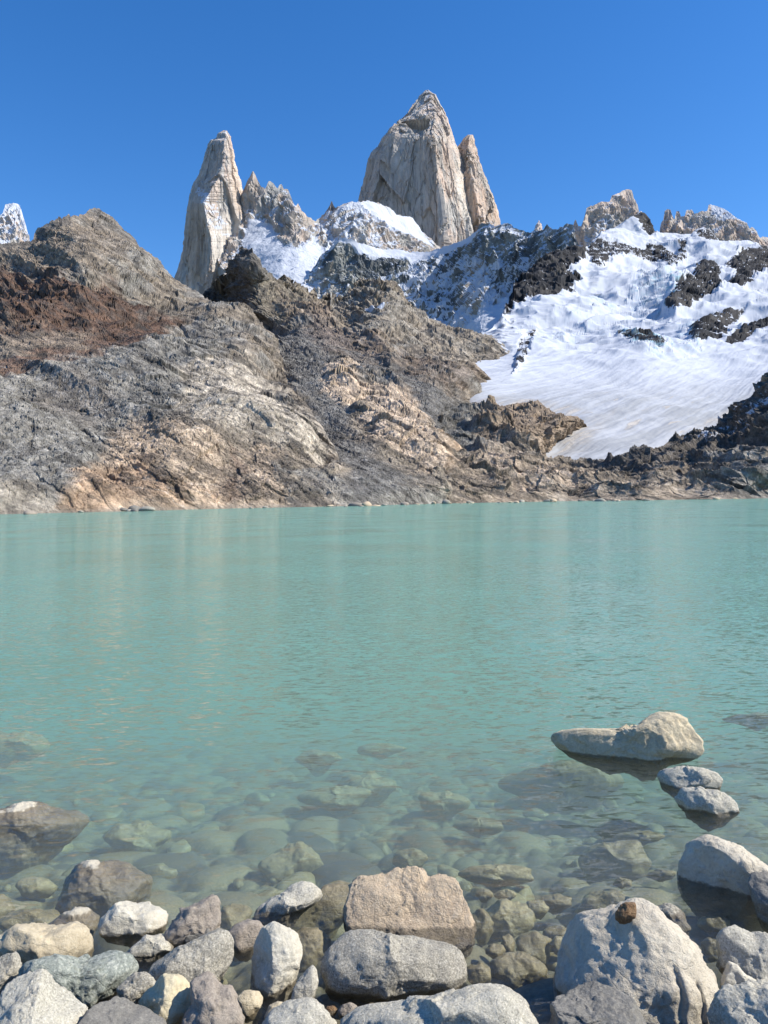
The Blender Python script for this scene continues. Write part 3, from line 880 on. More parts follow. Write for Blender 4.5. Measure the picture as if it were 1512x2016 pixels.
def paint_mid(P, N, PX, PY):
    C = hill_base(P, 401)
    w1 = fbm(P / 50, 5, 0.65, seed=402)
    w2 = fbm(P / 35, 5, 0.65, seed=403)
    wx, wy = PX + 26 * w1, PY + 22 * w2
    G = lambda poly, f=14: reg(wx, wy, poly, f)
    C = blend(C, col(0.13, 0.12, 0.105), G([(380, 600), (440, 520), (480, 480), (540, 540), (600, 560), (600, 600), (560, 640), (500, 700)], 12) * 0.6)
    C = blend(C, DARK, G([(380, 600), (440, 530), (480, 480), (500, 500), (505, 600), (540, 660), (480, 700)], 8) * 0.8)  # shadowed left face of the crag, its shade put into the colour
    C = blend(C, col(0.26, 0.22, 0.16), G([(500, 560), (620, 570), (640, 620), (560, 640), (500, 620)], 12) * 0.6)
    C = blend(C, col(0.17, 0.165, 0.155), G([(520, 650), (640, 640), (760, 720), (900, 780), (950, 850), (860, 840), (760, 760), (640, 700), (700, 850), (820, 960), (690, 1000), (640, 860), (560, 740)], 16) * 0.85)
    C = blend(C, col(0.18, 0.115, 0.08), G([(540, 590), (640, 610), (700, 660), (780, 690), (860, 720), (960, 740), (940, 780), (860, 760), (720, 700), (640, 690)], 16) * 0.42)
    C = blend(C, TAN, G([(635, 725), (680, 715), (730, 755), (790, 765), (850, 820), (880, 860), (925, 885), (880, 920), (800, 890), (740, 850), (700, 800), (650, 770)], 8) * 0.88)
    C = blend(C, TAN * 0.9, G([(790, 880), (850, 870), (930, 900), (940, 940), (870, 930), (820, 920)], 9) * 0.6)
    C = blend(C, col(0.30, 0.255, 0.20), G([(700, 570), (790, 590), (860, 640), (980, 660), (1030, 700), (980, 760), (940, 760), (850, 700), (760, 650)], 12) * 0.5)
    st = fbm(S(rotx(P, -38), 30, 30, 2.4), 4, 0.65, seed=406)
    C = C * (1 + 0.28 * st)[..., None]
    C = seams(P, C, -38, 612)
    C = chips(P, C, 407, 0.7)
    s = np.zeros(PX.shape)
    s = np.maximum(s, reg(PX + 4 * w1, PY + 2 * w2, [(715, 603), (740, 600), (765, 602), (755, 606), (720, 607)], 2) * 0.9)
    s = np.maximum(s, reg(PX + 10 * w1, PY + 6 * w2, [(965, 664), (1000, 672), (1035, 690), (1040, 720), (1010, 735), (990, 700)], 8) * (0.42 + 0.7 * fbm(P / 10, 4, 0.6, seed=409)))
    return np.concatenate([np.clip(C, 0.02, 0.9), np.clip(s, 0, 1)[..., None]], -1)


def disp_mid(P, PX, PY, D):
    d = hill_disp(410, 1.0, -38, lambda a, b: reg(a, b, [(540, 650), (640, 640), (760, 720), (930, 790), (950, 850), (900, 840), (760, 740), (650, 720), (720, 850), (840, 960), (690, 990), (640, 860), (570, 740)], 20))(P, PX, PY, D)
    # upright pinnacles along the crest
    t = PY - PY[:1]
    cr = sstep(60, 5, t) * reg(PX, PY, [(380, 480), (520, 460), (800, 520), (820, 640), (600, 640), (380, 640)], 10)
    d = d + cr * (8 * facet(S(P, 24, 24, 60), 44, 1.1) + 5 * facet(S(P, 12, 12, 30), 45, 1.0))
    # slab ledges (overhanging tan bands)
    led = reg(PX, PY, [(635, 725), (690, 715), (790, 765), (860, 820), (925, 885), (850, 900), (740, 850), (650, 770)], 8)
    q = rotx(P, -30)
    d = d + led * (3.5 * facet(S(q, 24, 22, 9), 46, 1.1) + 2.0)
    return d


MX = [560, 690, 780, 870]
sheet('hillside',
      [(385, 600), (398, 578), (408, 565), (415, 558), (424, 553), (430, 543), (440, 543), (448, 540), (455, 524), (460, 514), (466, 505), (472, 497), (477, 490), (484, 489), (489, 494), (493, 492), (499, 496), (502, 502), (504, 515), (509, 528), (520, 534), (530, 538), (545, 549), (552, 546), (560, 552), (566, 549), (575, 560), (583, 556), (590, 565), (600, 566), (605, 575),
       (612, 574), (618, 567), (622, 577), (628, 583), (640, 584), (646, 573), (650, 586), (662, 576), (670, 582), (680, 575), (690, 570), (698, 560), (705, 555), (720, 549), (735, 547), (750, 553), (765, 552), (772, 546), (777, 556), (787, 573), (795, 588), (805, 600), (815, 607), (840, 624), (870, 634), (890, 640), (910, 643), (930, 649), (950, 656), (965, 659), (980, 663), (1000, 674),
       (1020, 684), (1030, 693), (1042, 704), (1060, 730), (1075, 760)],
      [(385, 1020), (690, 1012), (870, 1006), (900, 960), (940, 905), (1075, 890)], 0.95, 560,
      shore_ctrl(MX) + [(400, 580, 1280), (440, 560, 1260), (480, 492, 1120), (492, 530, 1040), (500, 600, 1000), (440, 600, 1250), (530, 560, 1090), (530, 650, 960), (600, 570, 1150), (560, 620, 980), (660, 580, 1180), (740, 550, 1150), (780, 560, 1170), (750, 620, 960), (840, 625, 1180), (900, 642, 1130), (980, 663, 1080), (1030, 695, 1020), (1075, 760, 950),
                        (600, 700, 700), (690, 700, 720), (560, 760, 560), (650, 780, 500), (640, 860, 390), (700, 800, 460), (720, 770, 530), (750, 850, 385), (800, 800, 480), (870, 860, 420), (800, 900, 345), (850, 750, 640), (900, 720, 780), (915, 800, 610), (960, 720, 900), (960, 780, 800), (1000, 740, 900), (1000, 790, 850), (960, 840, 700), (1000, 850, 740), (700, 920, 305), (900, 920, 380), (960, 900, 560), (1075, 900, 720), (450, 800, 460), (400, 950, 290)],
      disp_mid, paint_mid, M_HILL, jag=(3.2, 6), back=(250, 170), smooth=False, seed=13)


# --- ground between the lake and the glacier, slab outcrop, shaded slope at the right
def paint_fore(P, N, PX, PY):
    C = hill_base(P, 501)
    w1 = fbm(P / 30, 5, 0.65, seed=502)
    w2 = fbm(P / 22, 5, 0.65, seed=503)
    wx, wy = PX + 22 * w1, PY + 10 * w2
    G = lambda poly, f=8: reg(wx, wy, poly, f)
    C = blend(C, col(0.34, 0.27, 0.20), G([(900, 900), (1000, 900), (1200, 915), (1400, 930), (1460, 990), (900, 1000)], 16) * 0.65)
    C = blend(C, TAN, G([(940, 880), (1010, 890), (1040, 930), (1100, 910), (1130, 960), (1050, 960), (960, 930)], 10) * 0.55)
    C = blend(C, col(0.31, 0.24, 0.17), G([(920, 845), (960, 812), (1000, 795), (1060, 795), (1150, 825), (1120, 855), (1085, 885), (1065, 896), (1010, 880), (930, 870)], 6) * 0.95)
    C = blend(C, col(0.44, 0.34, 0.25), G([(1010, 870), (1080, 845), (1115, 850), (1080, 885), (1060, 898)], 6) * 0.7)
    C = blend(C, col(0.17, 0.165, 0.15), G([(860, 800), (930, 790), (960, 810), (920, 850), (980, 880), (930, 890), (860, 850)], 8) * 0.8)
    C = blend(C, col(0.11, 0.10, 0.09), G([(1140, 905), (1260, 895), (1330, 865), (1480, 780), (1700, 650), (1700, 870), (1400, 900), (1280, 930), (1150, 925)], 10) * 0.8)  # dark moraine rock, with the slope's shadow deepened in the colour
    st = fbm(S(rotx(P, -20), 16, 16, 2.0), 4, 0.65, seed=506)
    C = C * (1 + 0.3 * st)[..., None]
    C = seams(P, C, -20, 613)
    C = chips(P * 1.3, C, 507, 0.7)
    s = np.zeros(PX.shape)
    sh = reg(PX, PY, [(1330, 865), (1470, 785), (1530, 735), (1560, 780), (1480, 850), (1400, 880)], 6)
    s = sh * (0.30 + 0.5 * fbm(S(rotx(P, 30), 30, 20, 5), 4, 0.6, seed=508))
    return np.concatenate([np.clip(C, 0.02, 0.9), np.clip(s, 0, 1)[..., None]], -1)


def disp_fore(P, PX, PY, D):
    q = rotx(P, -20)
    d = 4.0 * ridged(S(q, 34, 26, 16), 4, 0.5, seed=511) + 2.4 * facet(S(q, 17, 14, 8), 51, 0.9) + 1.0 * facet(S(q, 6, 6, 3.5), 52, 0.9) + 0.35 * facet(S(q, 2.6, 2.4, 1.8), 53, 0.9)
    d = d * np.clip(D / 350, 0.4, 1.3)
    sl = reg(PX, PY, [(925, 850), (955, 815), (1000, 796), (1060, 796), (1150, 825), (1120, 858), (1080, 890), (1010, 880)], 9)
    q2 = rotx(P, 25)
    d = d + sl * (5 + 3.5 * facet(S(q2, 26, 20, 9), 54, 1.1))
    k = sstep(-0.5, 5.0, P[..., 2]) * 0.85 + 0.15
    e = sstep(0, 8, PY - PY[:1]) * 0.7 + 0.3
    return d * k * e


FX = [860, 960, 1060, 1160, 1260, 1380, 1512, 1700, 2000]
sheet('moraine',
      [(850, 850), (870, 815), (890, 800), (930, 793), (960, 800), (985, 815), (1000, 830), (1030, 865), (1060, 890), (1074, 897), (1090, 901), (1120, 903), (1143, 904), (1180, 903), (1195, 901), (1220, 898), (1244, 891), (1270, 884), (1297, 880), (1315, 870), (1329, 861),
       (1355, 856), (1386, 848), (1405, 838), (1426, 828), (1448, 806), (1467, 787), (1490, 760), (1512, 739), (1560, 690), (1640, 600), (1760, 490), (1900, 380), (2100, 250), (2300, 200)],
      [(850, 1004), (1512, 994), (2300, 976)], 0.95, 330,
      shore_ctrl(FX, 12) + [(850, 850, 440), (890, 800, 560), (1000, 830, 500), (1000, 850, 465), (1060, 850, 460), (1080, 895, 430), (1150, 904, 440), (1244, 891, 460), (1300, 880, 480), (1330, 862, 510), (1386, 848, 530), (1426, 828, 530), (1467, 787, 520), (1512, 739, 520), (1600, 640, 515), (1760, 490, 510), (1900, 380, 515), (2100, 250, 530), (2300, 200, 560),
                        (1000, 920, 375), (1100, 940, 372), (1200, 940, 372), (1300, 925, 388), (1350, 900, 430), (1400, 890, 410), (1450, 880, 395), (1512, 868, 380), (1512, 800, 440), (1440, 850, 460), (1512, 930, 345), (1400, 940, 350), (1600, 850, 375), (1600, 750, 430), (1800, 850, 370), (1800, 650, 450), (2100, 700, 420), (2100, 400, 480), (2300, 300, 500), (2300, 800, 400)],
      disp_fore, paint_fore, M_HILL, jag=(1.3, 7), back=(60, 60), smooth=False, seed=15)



# --- cleft slab of brown rock at the glacier's left edge
def paint_slab(P, N, PX, PY):
    C = np.broadcast_to(col(0.31, 0.24, 0.175), P.shape).copy()
    n = fbm(P / 18, 4, 0.6, seed=551)
    C = blend(C, col(0.22, 0.175, 0.135), sstep(0.0, 0.5, n) * 0.7)
    C = blend(C, col(0.42, 0.33, 0.24), reg(PX, PY, [(1010, 875), (1080, 850), (1115, 848), (1080, 885), (1060, 898)], 6) * 0.8)
    C = chips(P, C, 552, 0.25)
    return np.concatenate([np.clip(C, 0.02, 0.9), np.zeros(C.shape[:2] + (1,))], -1)


def disp_slab(P, PX, PY, D):
    q = rotx(P, 28)
    d = 4.2 * facet(S(q, 24, 20, 10), 61, 1.0) + 1.6 * facet(S(q, 8, 8, 5), 62, 1.0) + 0.5 * facet(S(q, 3, 3, 2), 63, 1.0) + 1.0 * ridged(S(P, 12, 12, 9), 3, 0.6, seed=64)
    v = np.abs(fbm(S(P, 22, 22, 60), 3, 0.5, seed=65))
    d = d - 3.0 * sstep(0.06, 0.0, v)
    return d * (sstep(0, 6, PY - PY[:1]) * 0.7 + 0.3)


sheet('slab_outcrop',
      [(905, 870), (915, 850), (925, 835), (940, 822), (957, 812), (972, 806), (985, 801), (1000, 797), (1015, 795), (1030, 793), (1045, 794), (1060, 797), (1075, 805), (1090, 812), (1115, 817), (1138, 820), (1149, 828), (1156, 842), (1162, 860)],
      [(905, 905), (1000, 920), (1162, 915)], 0.9, 150,
      [(905, 870, 500), (925, 835, 520), (985, 801, 540), (1030, 793, 550), (1060, 797, 545), (1090, 812, 530), (1138, 820, 540), (1150, 838, 560), (1128, 853, 545), (1100, 868, 525), (1075, 896, 497), (1162, 860, 620), (1162, 915, 640), (1120, 890, 600),
       (940, 860, 470), (1000, 850, 462), (1050, 850, 468), (1100, 840, 492), (1050, 880, 455), (960, 890, 445), (1010, 905, 440), (905, 905, 450)],
      disp_slab, paint_slab, M_HILL, jag=(1.2, 7), back=(40, 40), smooth=False, seed=17)

#@@FOREGROUND
# ------------------------------------------------------------------ lake bed and near shore
def bed_z(x, y):
    z = np.interp(y, [-900, -30, 0, 2.2, 2.8, 3.3, 4.0, 5.0, 6.5, 8.0, 10, 14, 30, 120, 6000], [9, 2.0, 0.45, 0.12, -0.06, -0.20, -0.31, -0.45, -0.70, -0.95, -1.28, -2.1, -5.5, -22, -30])
    q = np.stack([x, y, np.zeros_like(x)], -1)
    return z + 0.05 * fbm(q / 0.9, 3, 0.5, seed=601) * np.clip((y + 2) / 4, 0, 1)


def domes(x, y, s, seed, fill=0.8):
    """a bed of rounded stones: height and a random number for each stone"""
    q = np.stack([x / s, y / s], -1)
    f = np.floor(q); i = f.astype(np.int64)
    best = np.full(x.shape, -1.0); rid = np.zeros(x.shape)
    for dx in (-1, 0, 1):
        for dy in (-1, 0, 1):
            a = _PERM[(i[..., 0] + dx + seed * 13) & 255]
            c = _PERM[a + ((i[..., 1] + dy) & 255)]
            rv = _RV[c]
            vx = q[..., 0] - (f[..., 0] + dx + 0.15 + 0.7 * rv[..., 0])
            vy = q[..., 1] - (f[..., 1] + dy + 0.15 + 0.7 * rv[..., 1])
            an = rv[..., 2] * 3.1
            ux, uy = vx * np.cos(an) + vy * np.sin(an), -vx * np.sin(an) + vy * np.cos(an)
            r = 0.38 + 0.3 * rv[..., 3]
            h = 1 - (np.abs(ux / r) ** 2.6 + np.abs(uy / (r * 0.72)) ** 2.6)
            h = np.where(rv[..., 2] * 7 % 1 < fill, np.sign(h) * np.abs(h) ** 0.5 * r, -1)
            m = h > best
            best = np.where(m, h, best); rid = np.where(m, rv[..., 0] * 3.7 % 1, rid)
    return np.clip(best, 0, 1) * s * 0.55, rid


def build_bed():
    u = np.linspace(-1, 1, 1000)
    xs = 1.3 * np.sinh(7.2 * u)
    ys = np.concatenate([-np.geomspace(6000, 6, 30), np.linspace(-5, 2.3, 50), np.arange(2.35, 7.5, 0.0175), np.geomspace(7.53, 12, 110), np.geomspace(12.4, 6000, 80)])
    X, Y = np.meshgrid(xs, ys)
    Z = bed_z(X, Y)
    near = sstep(14, 8, np.abs(X)) * sstep(15, 10, Y) * sstep(-6, -2, Y)
    h1, r1 = domes(X, Y, 0.085, 3, 0.95)
    h2, r2 = domes(X, Y, 0.21, 5, 0.75)
    h3, r3 = domes(X, Y, 0.46, 8, 0.6)
    h = np.maximum(np.maximum(h1, h2 * 0.9), h3 * 0.8)
    rid = np.where(h3 * 0.8 >= h, r3, np.where(h2 * 0.9 >= h, r2, r1))
    Z = Z + h * near
    P = np.stack([X, Y, Z], -1)
    C = np.broadcast_to(col(0.15, 0.13, 0.085), P.shape).copy()
    C = blend(C, col(0.20, 0.165, 0.105), sstep(0.4, 0.9, rid))
    C = blend(C, col(0.07, 0.065, 0.055), sstep(0.4, 0.1, rid))
    C = blend(C, col(0.07, 0.062, 0.042), sstep(0.006, 0.0, h))
    C = blend(C, C * 0.5, sstep(4.2, 3.2, Y))        # bed colour darkened for the shade in gaps between the shore stones
    ob = grid_mesh('lakebed', P, C, M_BED, True)
    link(ob)
    ob['kind'] = 'structure'


def bed_mat():
    m, nt, b = new_mat('pebbly_bed')
    N, K = nt.nodes.new, nt.links.new
    att = N('ShaderNodeAttribute'); att.attribute_name = 'Col'
    geo = N('ShaderNodeNewGeometry')
    n1 = N('ShaderNodeTexNoise'); n1.inputs['Scale'].default_value = 60; n1.inputs['Detail'].default_value = 6; n1.inputs['Roughness'].default_value = 0.65
    K(geo.outputs['Position'], n1.inputs['Vector'])
    mr = N('ShaderNodeMapRange'); mr.inputs['From Min'].default_value = 0.3; mr.inputs['From Max'].default_value = 0.7
    mr.inputs['To Min'].default_value = 0.65; mr.inputs['To Max'].default_value = 1.35
    K(n1.outputs['Fac'], mr.inputs['Value'])
    vm = N('ShaderNodeVectorMath'); vm.operation = 'SCALE'; K(att.outputs['Color'], vm.inputs[0]); K(mr.outputs[0], vm.inputs['Scale'])
    K(vm.outputs[0], b.inputs['Base Color'])
    b.inputs['Roughness'].default_value = 0.8
    bp = N('ShaderNodeBump'); bp.inputs['Distance'].default_value = 0.004; bp.inputs['Strength'].default_value = 0.6
    K(n1.outputs['Fac'], bp.inputs['Height']); K(bp.outputs[0], b.inputs['Normal'])
    return m


M_BED = bed_mat()
build_bed()


# ------------------------------------------------------------------ water: rippled skin over a milky volume
def water_mat():
    m = bpy.data.materials.new('glacial_water')
    m.use_nodes = True
    nt = m.node_tree
    nt.nodes.clear()
    N, K = nt.nodes.new, nt.links.new
    o = N('ShaderNodeOutputMaterial')
    t = N('ShaderNodeBsdfTransparent')
    g = N('ShaderNodeBsdfGlossy'); g.inputs['Roughness'].default_value = 0.04
    mx = N('ShaderNodeMixShader')
    K(t.outputs[0], mx.inputs[1]); K(g.outputs[0], mx.inputs[2]); K(mx.outputs[0], o.inputs['Surface'])
    geo = N('ShaderNodeNewGeometry')
    acc = None
    for sx, sy, amp, det, dist in ((6.0, 18.0, 1.35, 1.0, 1.0), (1.1, 2.6, 0.14, 2.0, 0.3), (14.0, 28.0, 0.45, 1.0, 0.5)):
        mp = N('ShaderNodeMapping'); mp.inputs['Scale'].default_value = (sx, sy, 1.0); mp.inputs['Rotation'].default_value = (0, 0, R(-7))
        K(geo.outputs['Position'], mp.inputs[0])
        n = N('ShaderNodeTexNoise'); n.inputs['Scale'].default_value = 1.0; n.inputs['Detail'].default_value = det; n.inputs['Distortion'].default_value = dist
        K(mp.outputs[0], n.inputs['Vector'])
        sb = N('ShaderNodeVectorMath'); sb.operation = 'SUBTRACT'; sb.inputs[1].default_value = (0.5, 0.5, 0.5)
        K(n.outputs['Color'], sb.inputs[0])
        ml = N('ShaderNodeVectorMath'); ml.operation = 'MULTIPLY'; ml.inputs[1].default_value = (amp * 0.55, amp, 0)
        K(sb.outputs[0], ml.inputs[0])
        if acc is None:
            acc = ml
        else:
            ad = N('ShaderNodeVectorMath'); ad.operation = 'ADD'; K(acc.outputs[0], ad.inputs[0]); K(ml.outputs[0], ad.inputs[1]); acc = ad
    # calm and ruffled patches
    pn = N('ShaderNodeTexNoise'); pn.inputs['Scale'].default_value = 0.16; pn.inputs['Detail'].default_value = 3
    K(geo.outputs['Position'], pn.inputs['Vector'])
    pr = N('ShaderNodeMapRange'); pr.inputs['From Min'].default_value = 0.35; pr.inputs['From Max'].default_value = 0.65; pr.inputs['To Min'].default_value = 0.35; pr.inputs['To Max'].default_value = 1.5
    K(pn.outputs['Fac'], pr.inputs['Value'])
    sc2 = N('ShaderNodeVectorMath'); sc2.operation = 'SCALE'; K(acc.outputs[0], sc2.inputs[0]); K(pr.outputs[0], sc2.inputs['Scale'])
    up = N('ShaderNodeVectorMath'); up.operation = 'ADD'; K(geo.outputs['Normal'], up.inputs[0]); K(sc2.outputs[0], up.inputs[1])
    nm = N('ShaderNodeVectorMath'); nm.operation = 'NORMALIZE'; K(up.outputs[0], nm.inputs[0])
    K(nm.outputs[0], g.inputs['Normal'])
    # air-to-water reflectance by angle (the same from both sides, so that light also gets in and out)
    dt = N('ShaderNodeVectorMath'); dt.operation = 'DOT_PRODUCT'; K(nm.outputs[0], dt.inputs[0]); K(geo.outputs['Incoming'], dt.inputs[1])
    # ruffled water never shows its facets edge-on: c' = sqrt(c^2 + slope variance)
    m1 = N('ShaderNodeMath'); m1.operation = 'MULTIPLY_ADD'; m1.inputs[2].default_value = 0.009
    K(dt.outputs['Value'], m1.inputs[0]); K(dt.outputs['Value'], m1.inputs[1])
    m2 = N('ShaderNodeMath'); m2.operation = 'SQRT'; K(m1.outputs[0], m2.inputs[0])
    prev = m2.outputs[0]
    for op, val in (('ABSOLUTE', None), ('SUBTRACT', 1.0), ('POWER', 5.0), ('MULTIPLY_ADD', 0.98)):
        mm = N('ShaderNodeMath'); mm.operation = op; mm.use_clamp = op != 'ABSOLUTE'
        if op == 'SUBTRACT':
            mm.inputs[0].default_value = 1.0; K(prev, mm.inputs[1])
        else:
            K(prev, mm.inputs[0])
            if val is not None:
                mm.inputs[1].default_value = val
        if op == 'MULTIPLY_ADD':
            mm.inputs[2].default_value = 0.02
        prev = mm.outputs[0]
    K(prev, mx.inputs[0])
    vs = N('ShaderNodeVolumeScatter'); vs.inputs['Color'].default_value = (1, 1, 1, 1); vs.inputs['Density'].default_value = 0.185
    va = N('ShaderNodeVolumeAbsorption'); va.inputs['Color'].default_value = (0.0, 0.655, 0.475, 1); va.inputs['Density'].default_value = 0.275
    ad = N('ShaderNodeAddShader'); K(vs.outputs[0], ad.inputs[0]); K(va.outputs[0], ad.inputs[1]); K(ad.outputs[0], o.inputs['Volume'])
    return m


def build_water():
    x, y0, y1, zb = 1500, 1.9, 900, -60
    v = [(-x, y0, zb), (x, y0, zb), (x, y1, zb), (-x, y1, zb), (-x, y0, 0), (x, y0, 0), (x, y1, 0), (-x, y1, 0)]
    f = [(0, 3, 2, 1), (4, 5, 6, 7), (0, 1, 5, 4), (1, 2, 6, 5), (2, 3, 7, 6), (3, 0, 4, 7)]
    me = bpy.data.meshes.new('water')
    me.from_pydata(v, [], f)
    me.update()
    me.materials.append(water_mat())
    ob = bpy.data.objects.new('water', me)
    link(ob)
    ob['kind'] = 'structure'


build_water()


# ------------------------------------------------------------------ rocks
def rock_mat(name, base, dark, light, sp_scale=90, sp=0.5, vein=0.0, bump=0.6, patch=0.5, wet=(0.075, 0.062, 0.042)):
    m, nt, b = new_mat(name)
    N, K = nt.nodes.new, nt.links.new
    geo = N('ShaderNodeNewGeometry')
    tc = N('ShaderNodeTexCoord')
    co = tc.outputs['Object']

    def noise(scale, det=6, rough=0.6, dist=0.0):
        n = N('ShaderNodeTexNoise'); n.inputs['Scale'].default_value = scale; n.inputs['Detail'].default_value = det
        n.inputs['Roughness'].default_value = rough; n.inputs['Distortion'].default_value = dist
        K(co, n.inputs['Vector'])
        return n.outputs['Fac']

    def ramp(fac, a, b_, lo=0.0, hi=1.0):
        r = N('ShaderNodeMapRange'); r.inputs['From Min'].default_value = a; r.inputs['From Max'].default_value = b_
        r.inputs['To Min'].default_value = lo; r.inputs['To Max'].default_value = hi
        K(fac, r.inputs['Value'])
        return r.outputs[0]

    def mix(f, A, B):
        x = N('ShaderNodeMix'); x.data_type = 'RGBA'
        for s_, v_ in (('Factor', f), ('A', A), ('B', B)):
            if isinstance(v_, tuple):
                x.inputs[s_].default_value = (*v_, 1)
            elif isinstance(v_, (int, float)):
                x.inputs[s_].default_value = v_
            else:
                K(v_, x.inputs[s_])
        return x.outputs['Result']
    big = noise(7, 6, 0.62, 0.4)
    mid = noise(26, 7, 0.7)
    fine = noise(sp_scale, 3, 0.75)
    c = mix(ramp(big, 0.42, 0.62, 0, patch), base, dark)
    c = mix(ramp(mid, 0.50, 0.72, 0, 0.55), c, light)
    c = mix(ramp(fine, 0.54, 0.66, 0, sp), c, tuple(x * 0.35 for x in dark))
    c = mix(ramp(fine, 0.46, 0.34, 0, sp), c, tuple(min(0.75, x * 1.25) for x in light))
    if vein:
        v = noise(9, 5, 0.6, 1.5)
        ab = N('ShaderNodeMath'); ab.operation = 'SUBTRACT'; ab.inputs[1].default_value = 0.5; K(v, ab.inputs[0])
        ab2 = N('ShaderNodeMath'); ab2.operation = 'ABSOLUTE'; K(ab.outputs[0], ab2.inputs[0])
        c = mix(ramp(ab2.outputs[0], 0.012, 0.0, 0, vein), c, (0.62, 0.60, 0.55))
    # hairline cracks
    ck = noise(2.6, 3, 0.5, 0.3)
    k1 = N('ShaderNodeMath'); k1.operation = 'SUBTRACT'; k1.inputs[1].default_value = 0.5; K(ck, k1.inputs[0])
    k2 = N('ShaderNodeMath'); k2.operation = 'ABSOLUTE'; K(k1.outputs[0], k2.inputs[0])
    crk = ramp(k2.outputs[0], 0.006, 0.001, 0, 1)
    c = mix(ramp(crk, 0, 1, 0, 0.12), c, tuple(x * 0.3 for x in dark))
    # wet stone and algae up to the tide line
    sp_ = N('ShaderNodeSeparateXYZ'); K(geo.outputs['Position'], sp_.inputs[0])
    zz = N('ShaderNodeMath'); zz.operation = 'MULTIPLY_ADD'; zz.inputs[1].default_value = -0.05; K(mid, zz.inputs[0]); K(sp_.outputs['Z'], zz.inputs[2])
    wetf = ramp(zz.outputs[0], -0.010, -0.020)
    wc = mix(ramp(mid, 0.35, 0.65), wet, tuple(x * 2.1 for x in wet))
    wc2 = mix(0.8, c, wc)
    cf = mix(wetf, c, wc2)
    K(cf, b.inputs['Base Color'])
    K(ramp(wetf, 0, 1, 0.88, 0.35), b.inputs['Roughness'])
    b.inputs['Specular IOR Level'].default_value = 0.35
    bp = N('ShaderNodeBump'); bp.inputs['Distance'].default_value = 0.022; bp.inputs['Strength'].default_value = bump
    hh = N('ShaderNodeMath'); hh.operation = 'ADD'; K(mid, hh.inputs[0])
    h2 = N('ShaderNodeMath'); h2.operation = 'MULTIPLY'; h2.inputs[1].default_value = 0.35; K(fine, h2.inputs[0]); K(h2.outputs[0], hh.inputs[1])
    h3 = N('ShaderNodeMath'); h3.operation = 'MULTIPLY_ADD'; h3.inputs[1].default_value = -0.10; K(crk, h3.inputs[0]); K(hh.outputs[0], h3.inputs[2])
    K(h3.outputs[0], bp.inputs['Height']); K(bp.outputs[0], b.inputs['Normal'])
    return m


RM = {
    'cream': rock_mat('cream_rock', (0.510, 0.434, 0.299), (0.330, 0.273, 0.185), (0.580, 0.526, 0.396), 70, 0.25, bump=0.6),
    'white': rock_mat('white_rock', (0.500, 0.463, 0.370), (0.380, 0.351, 0.282), (0.660, 0.634, 0.546), 80, 0.2, vein=0.2, bump=0.5),
    'yellow': rock_mat('yellow_rock', (0.550, 0.478, 0.317), (0.420, 0.361, 0.238), (0.640, 0.585, 0.440), 60, 0.2, bump=0.5),
    'grey': rock_mat('speckled_grey_rock', (0.330, 0.307, 0.251), (0.200, 0.185, 0.150), (0.500, 0.468, 0.387), 130, 0.75, bump=0.6),
    'palegrey': rock_mat('pale_grey_rock', (0.440, 0.414, 0.339), (0.290, 0.273, 0.224), (0.600, 0.566, 0.475), 120, 0.6, bump=0.6),
    'dark': rock_mat('dark_grey_rock', (0.190, 0.180, 0.158), (0.110, 0.105, 0.092), (0.310, 0.292, 0.251), 120, 0.4, bump=0.5),
    'green': rock_mat('green_grey_rock', (0.260, 0.283, 0.246), (0.160, 0.185, 0.167), (0.460, 0.468, 0.396), 60, 0.6, vein=0.3, bump=0.8),
    'tan': rock_mat('tan_broken_rock', (0.520, 0.409, 0.282), (0.380, 0.292, 0.207), (0.560, 0.487, 0.361), 90, 0.35, vein=0.25, bump=1.0),
    'pink': rock_mat('pinkish_grey_rock', (0.300, 0.255, 0.207), (0.200, 0.180, 0.150), (0.420, 0.370, 0.299), 110, 0.4, bump=0.6),
    'brown': rock_mat('rusty_brown_rock', (0.230, 0.137, 0.070), (0.120, 0.073, 0.040), (0.380, 0.263, 0.150), 120, 0.5, bump=1.0),
    'capped': rock_mat('brown_rock_with_dry_white_crust', (0.470, 0.429, 0.339), (0.380, 0.341, 0.264), (0.550, 0.507, 0.405), 60, 0.2, bump=0.5, wet=(0.062, 0.048, 0.028)),
    'palecream': rock_mat('pale_cream_rock', (0.56, 0.50, 0.395), (0.40, 0.35, 0.27), (0.64, 0.59, 0.49), 55, 0.22, bump=0.9),
    'under': rock_mat('algae_brown_rock', (0.200, 0.161, 0.092), (0.120, 0.098, 0.057), (0.320, 0.273, 0.167), 60, 0.25, bump=0.5, wet=(0.130, 0.107, 0.062)),
    'underpale': rock_mat('silted_pale_rock', (0.360, 0.322, 0.220), (0.240, 0.214, 0.150), (0.460, 0.419, 0.299), 60, 0.2, bump=0.5, wet=(0.150, 0.122, 0.066)),
}

import bmesh
_ICO = {}


def ico(level):
    if level not in _ICO:
        bm = bmesh.new()
        bmesh.ops.create_icosphere(bm, subdivisions=level, radius=1.0)
        v = np.array([x.co[:] for x in bm.verts])
        f = np.array([[x.index for x in q.verts] for q in bm.faces], np.int32)
        bm.free()
        _ICO[level] = (v / np.linalg.norm(v, axis=1)[:, None], f)
    return _ICO[level]


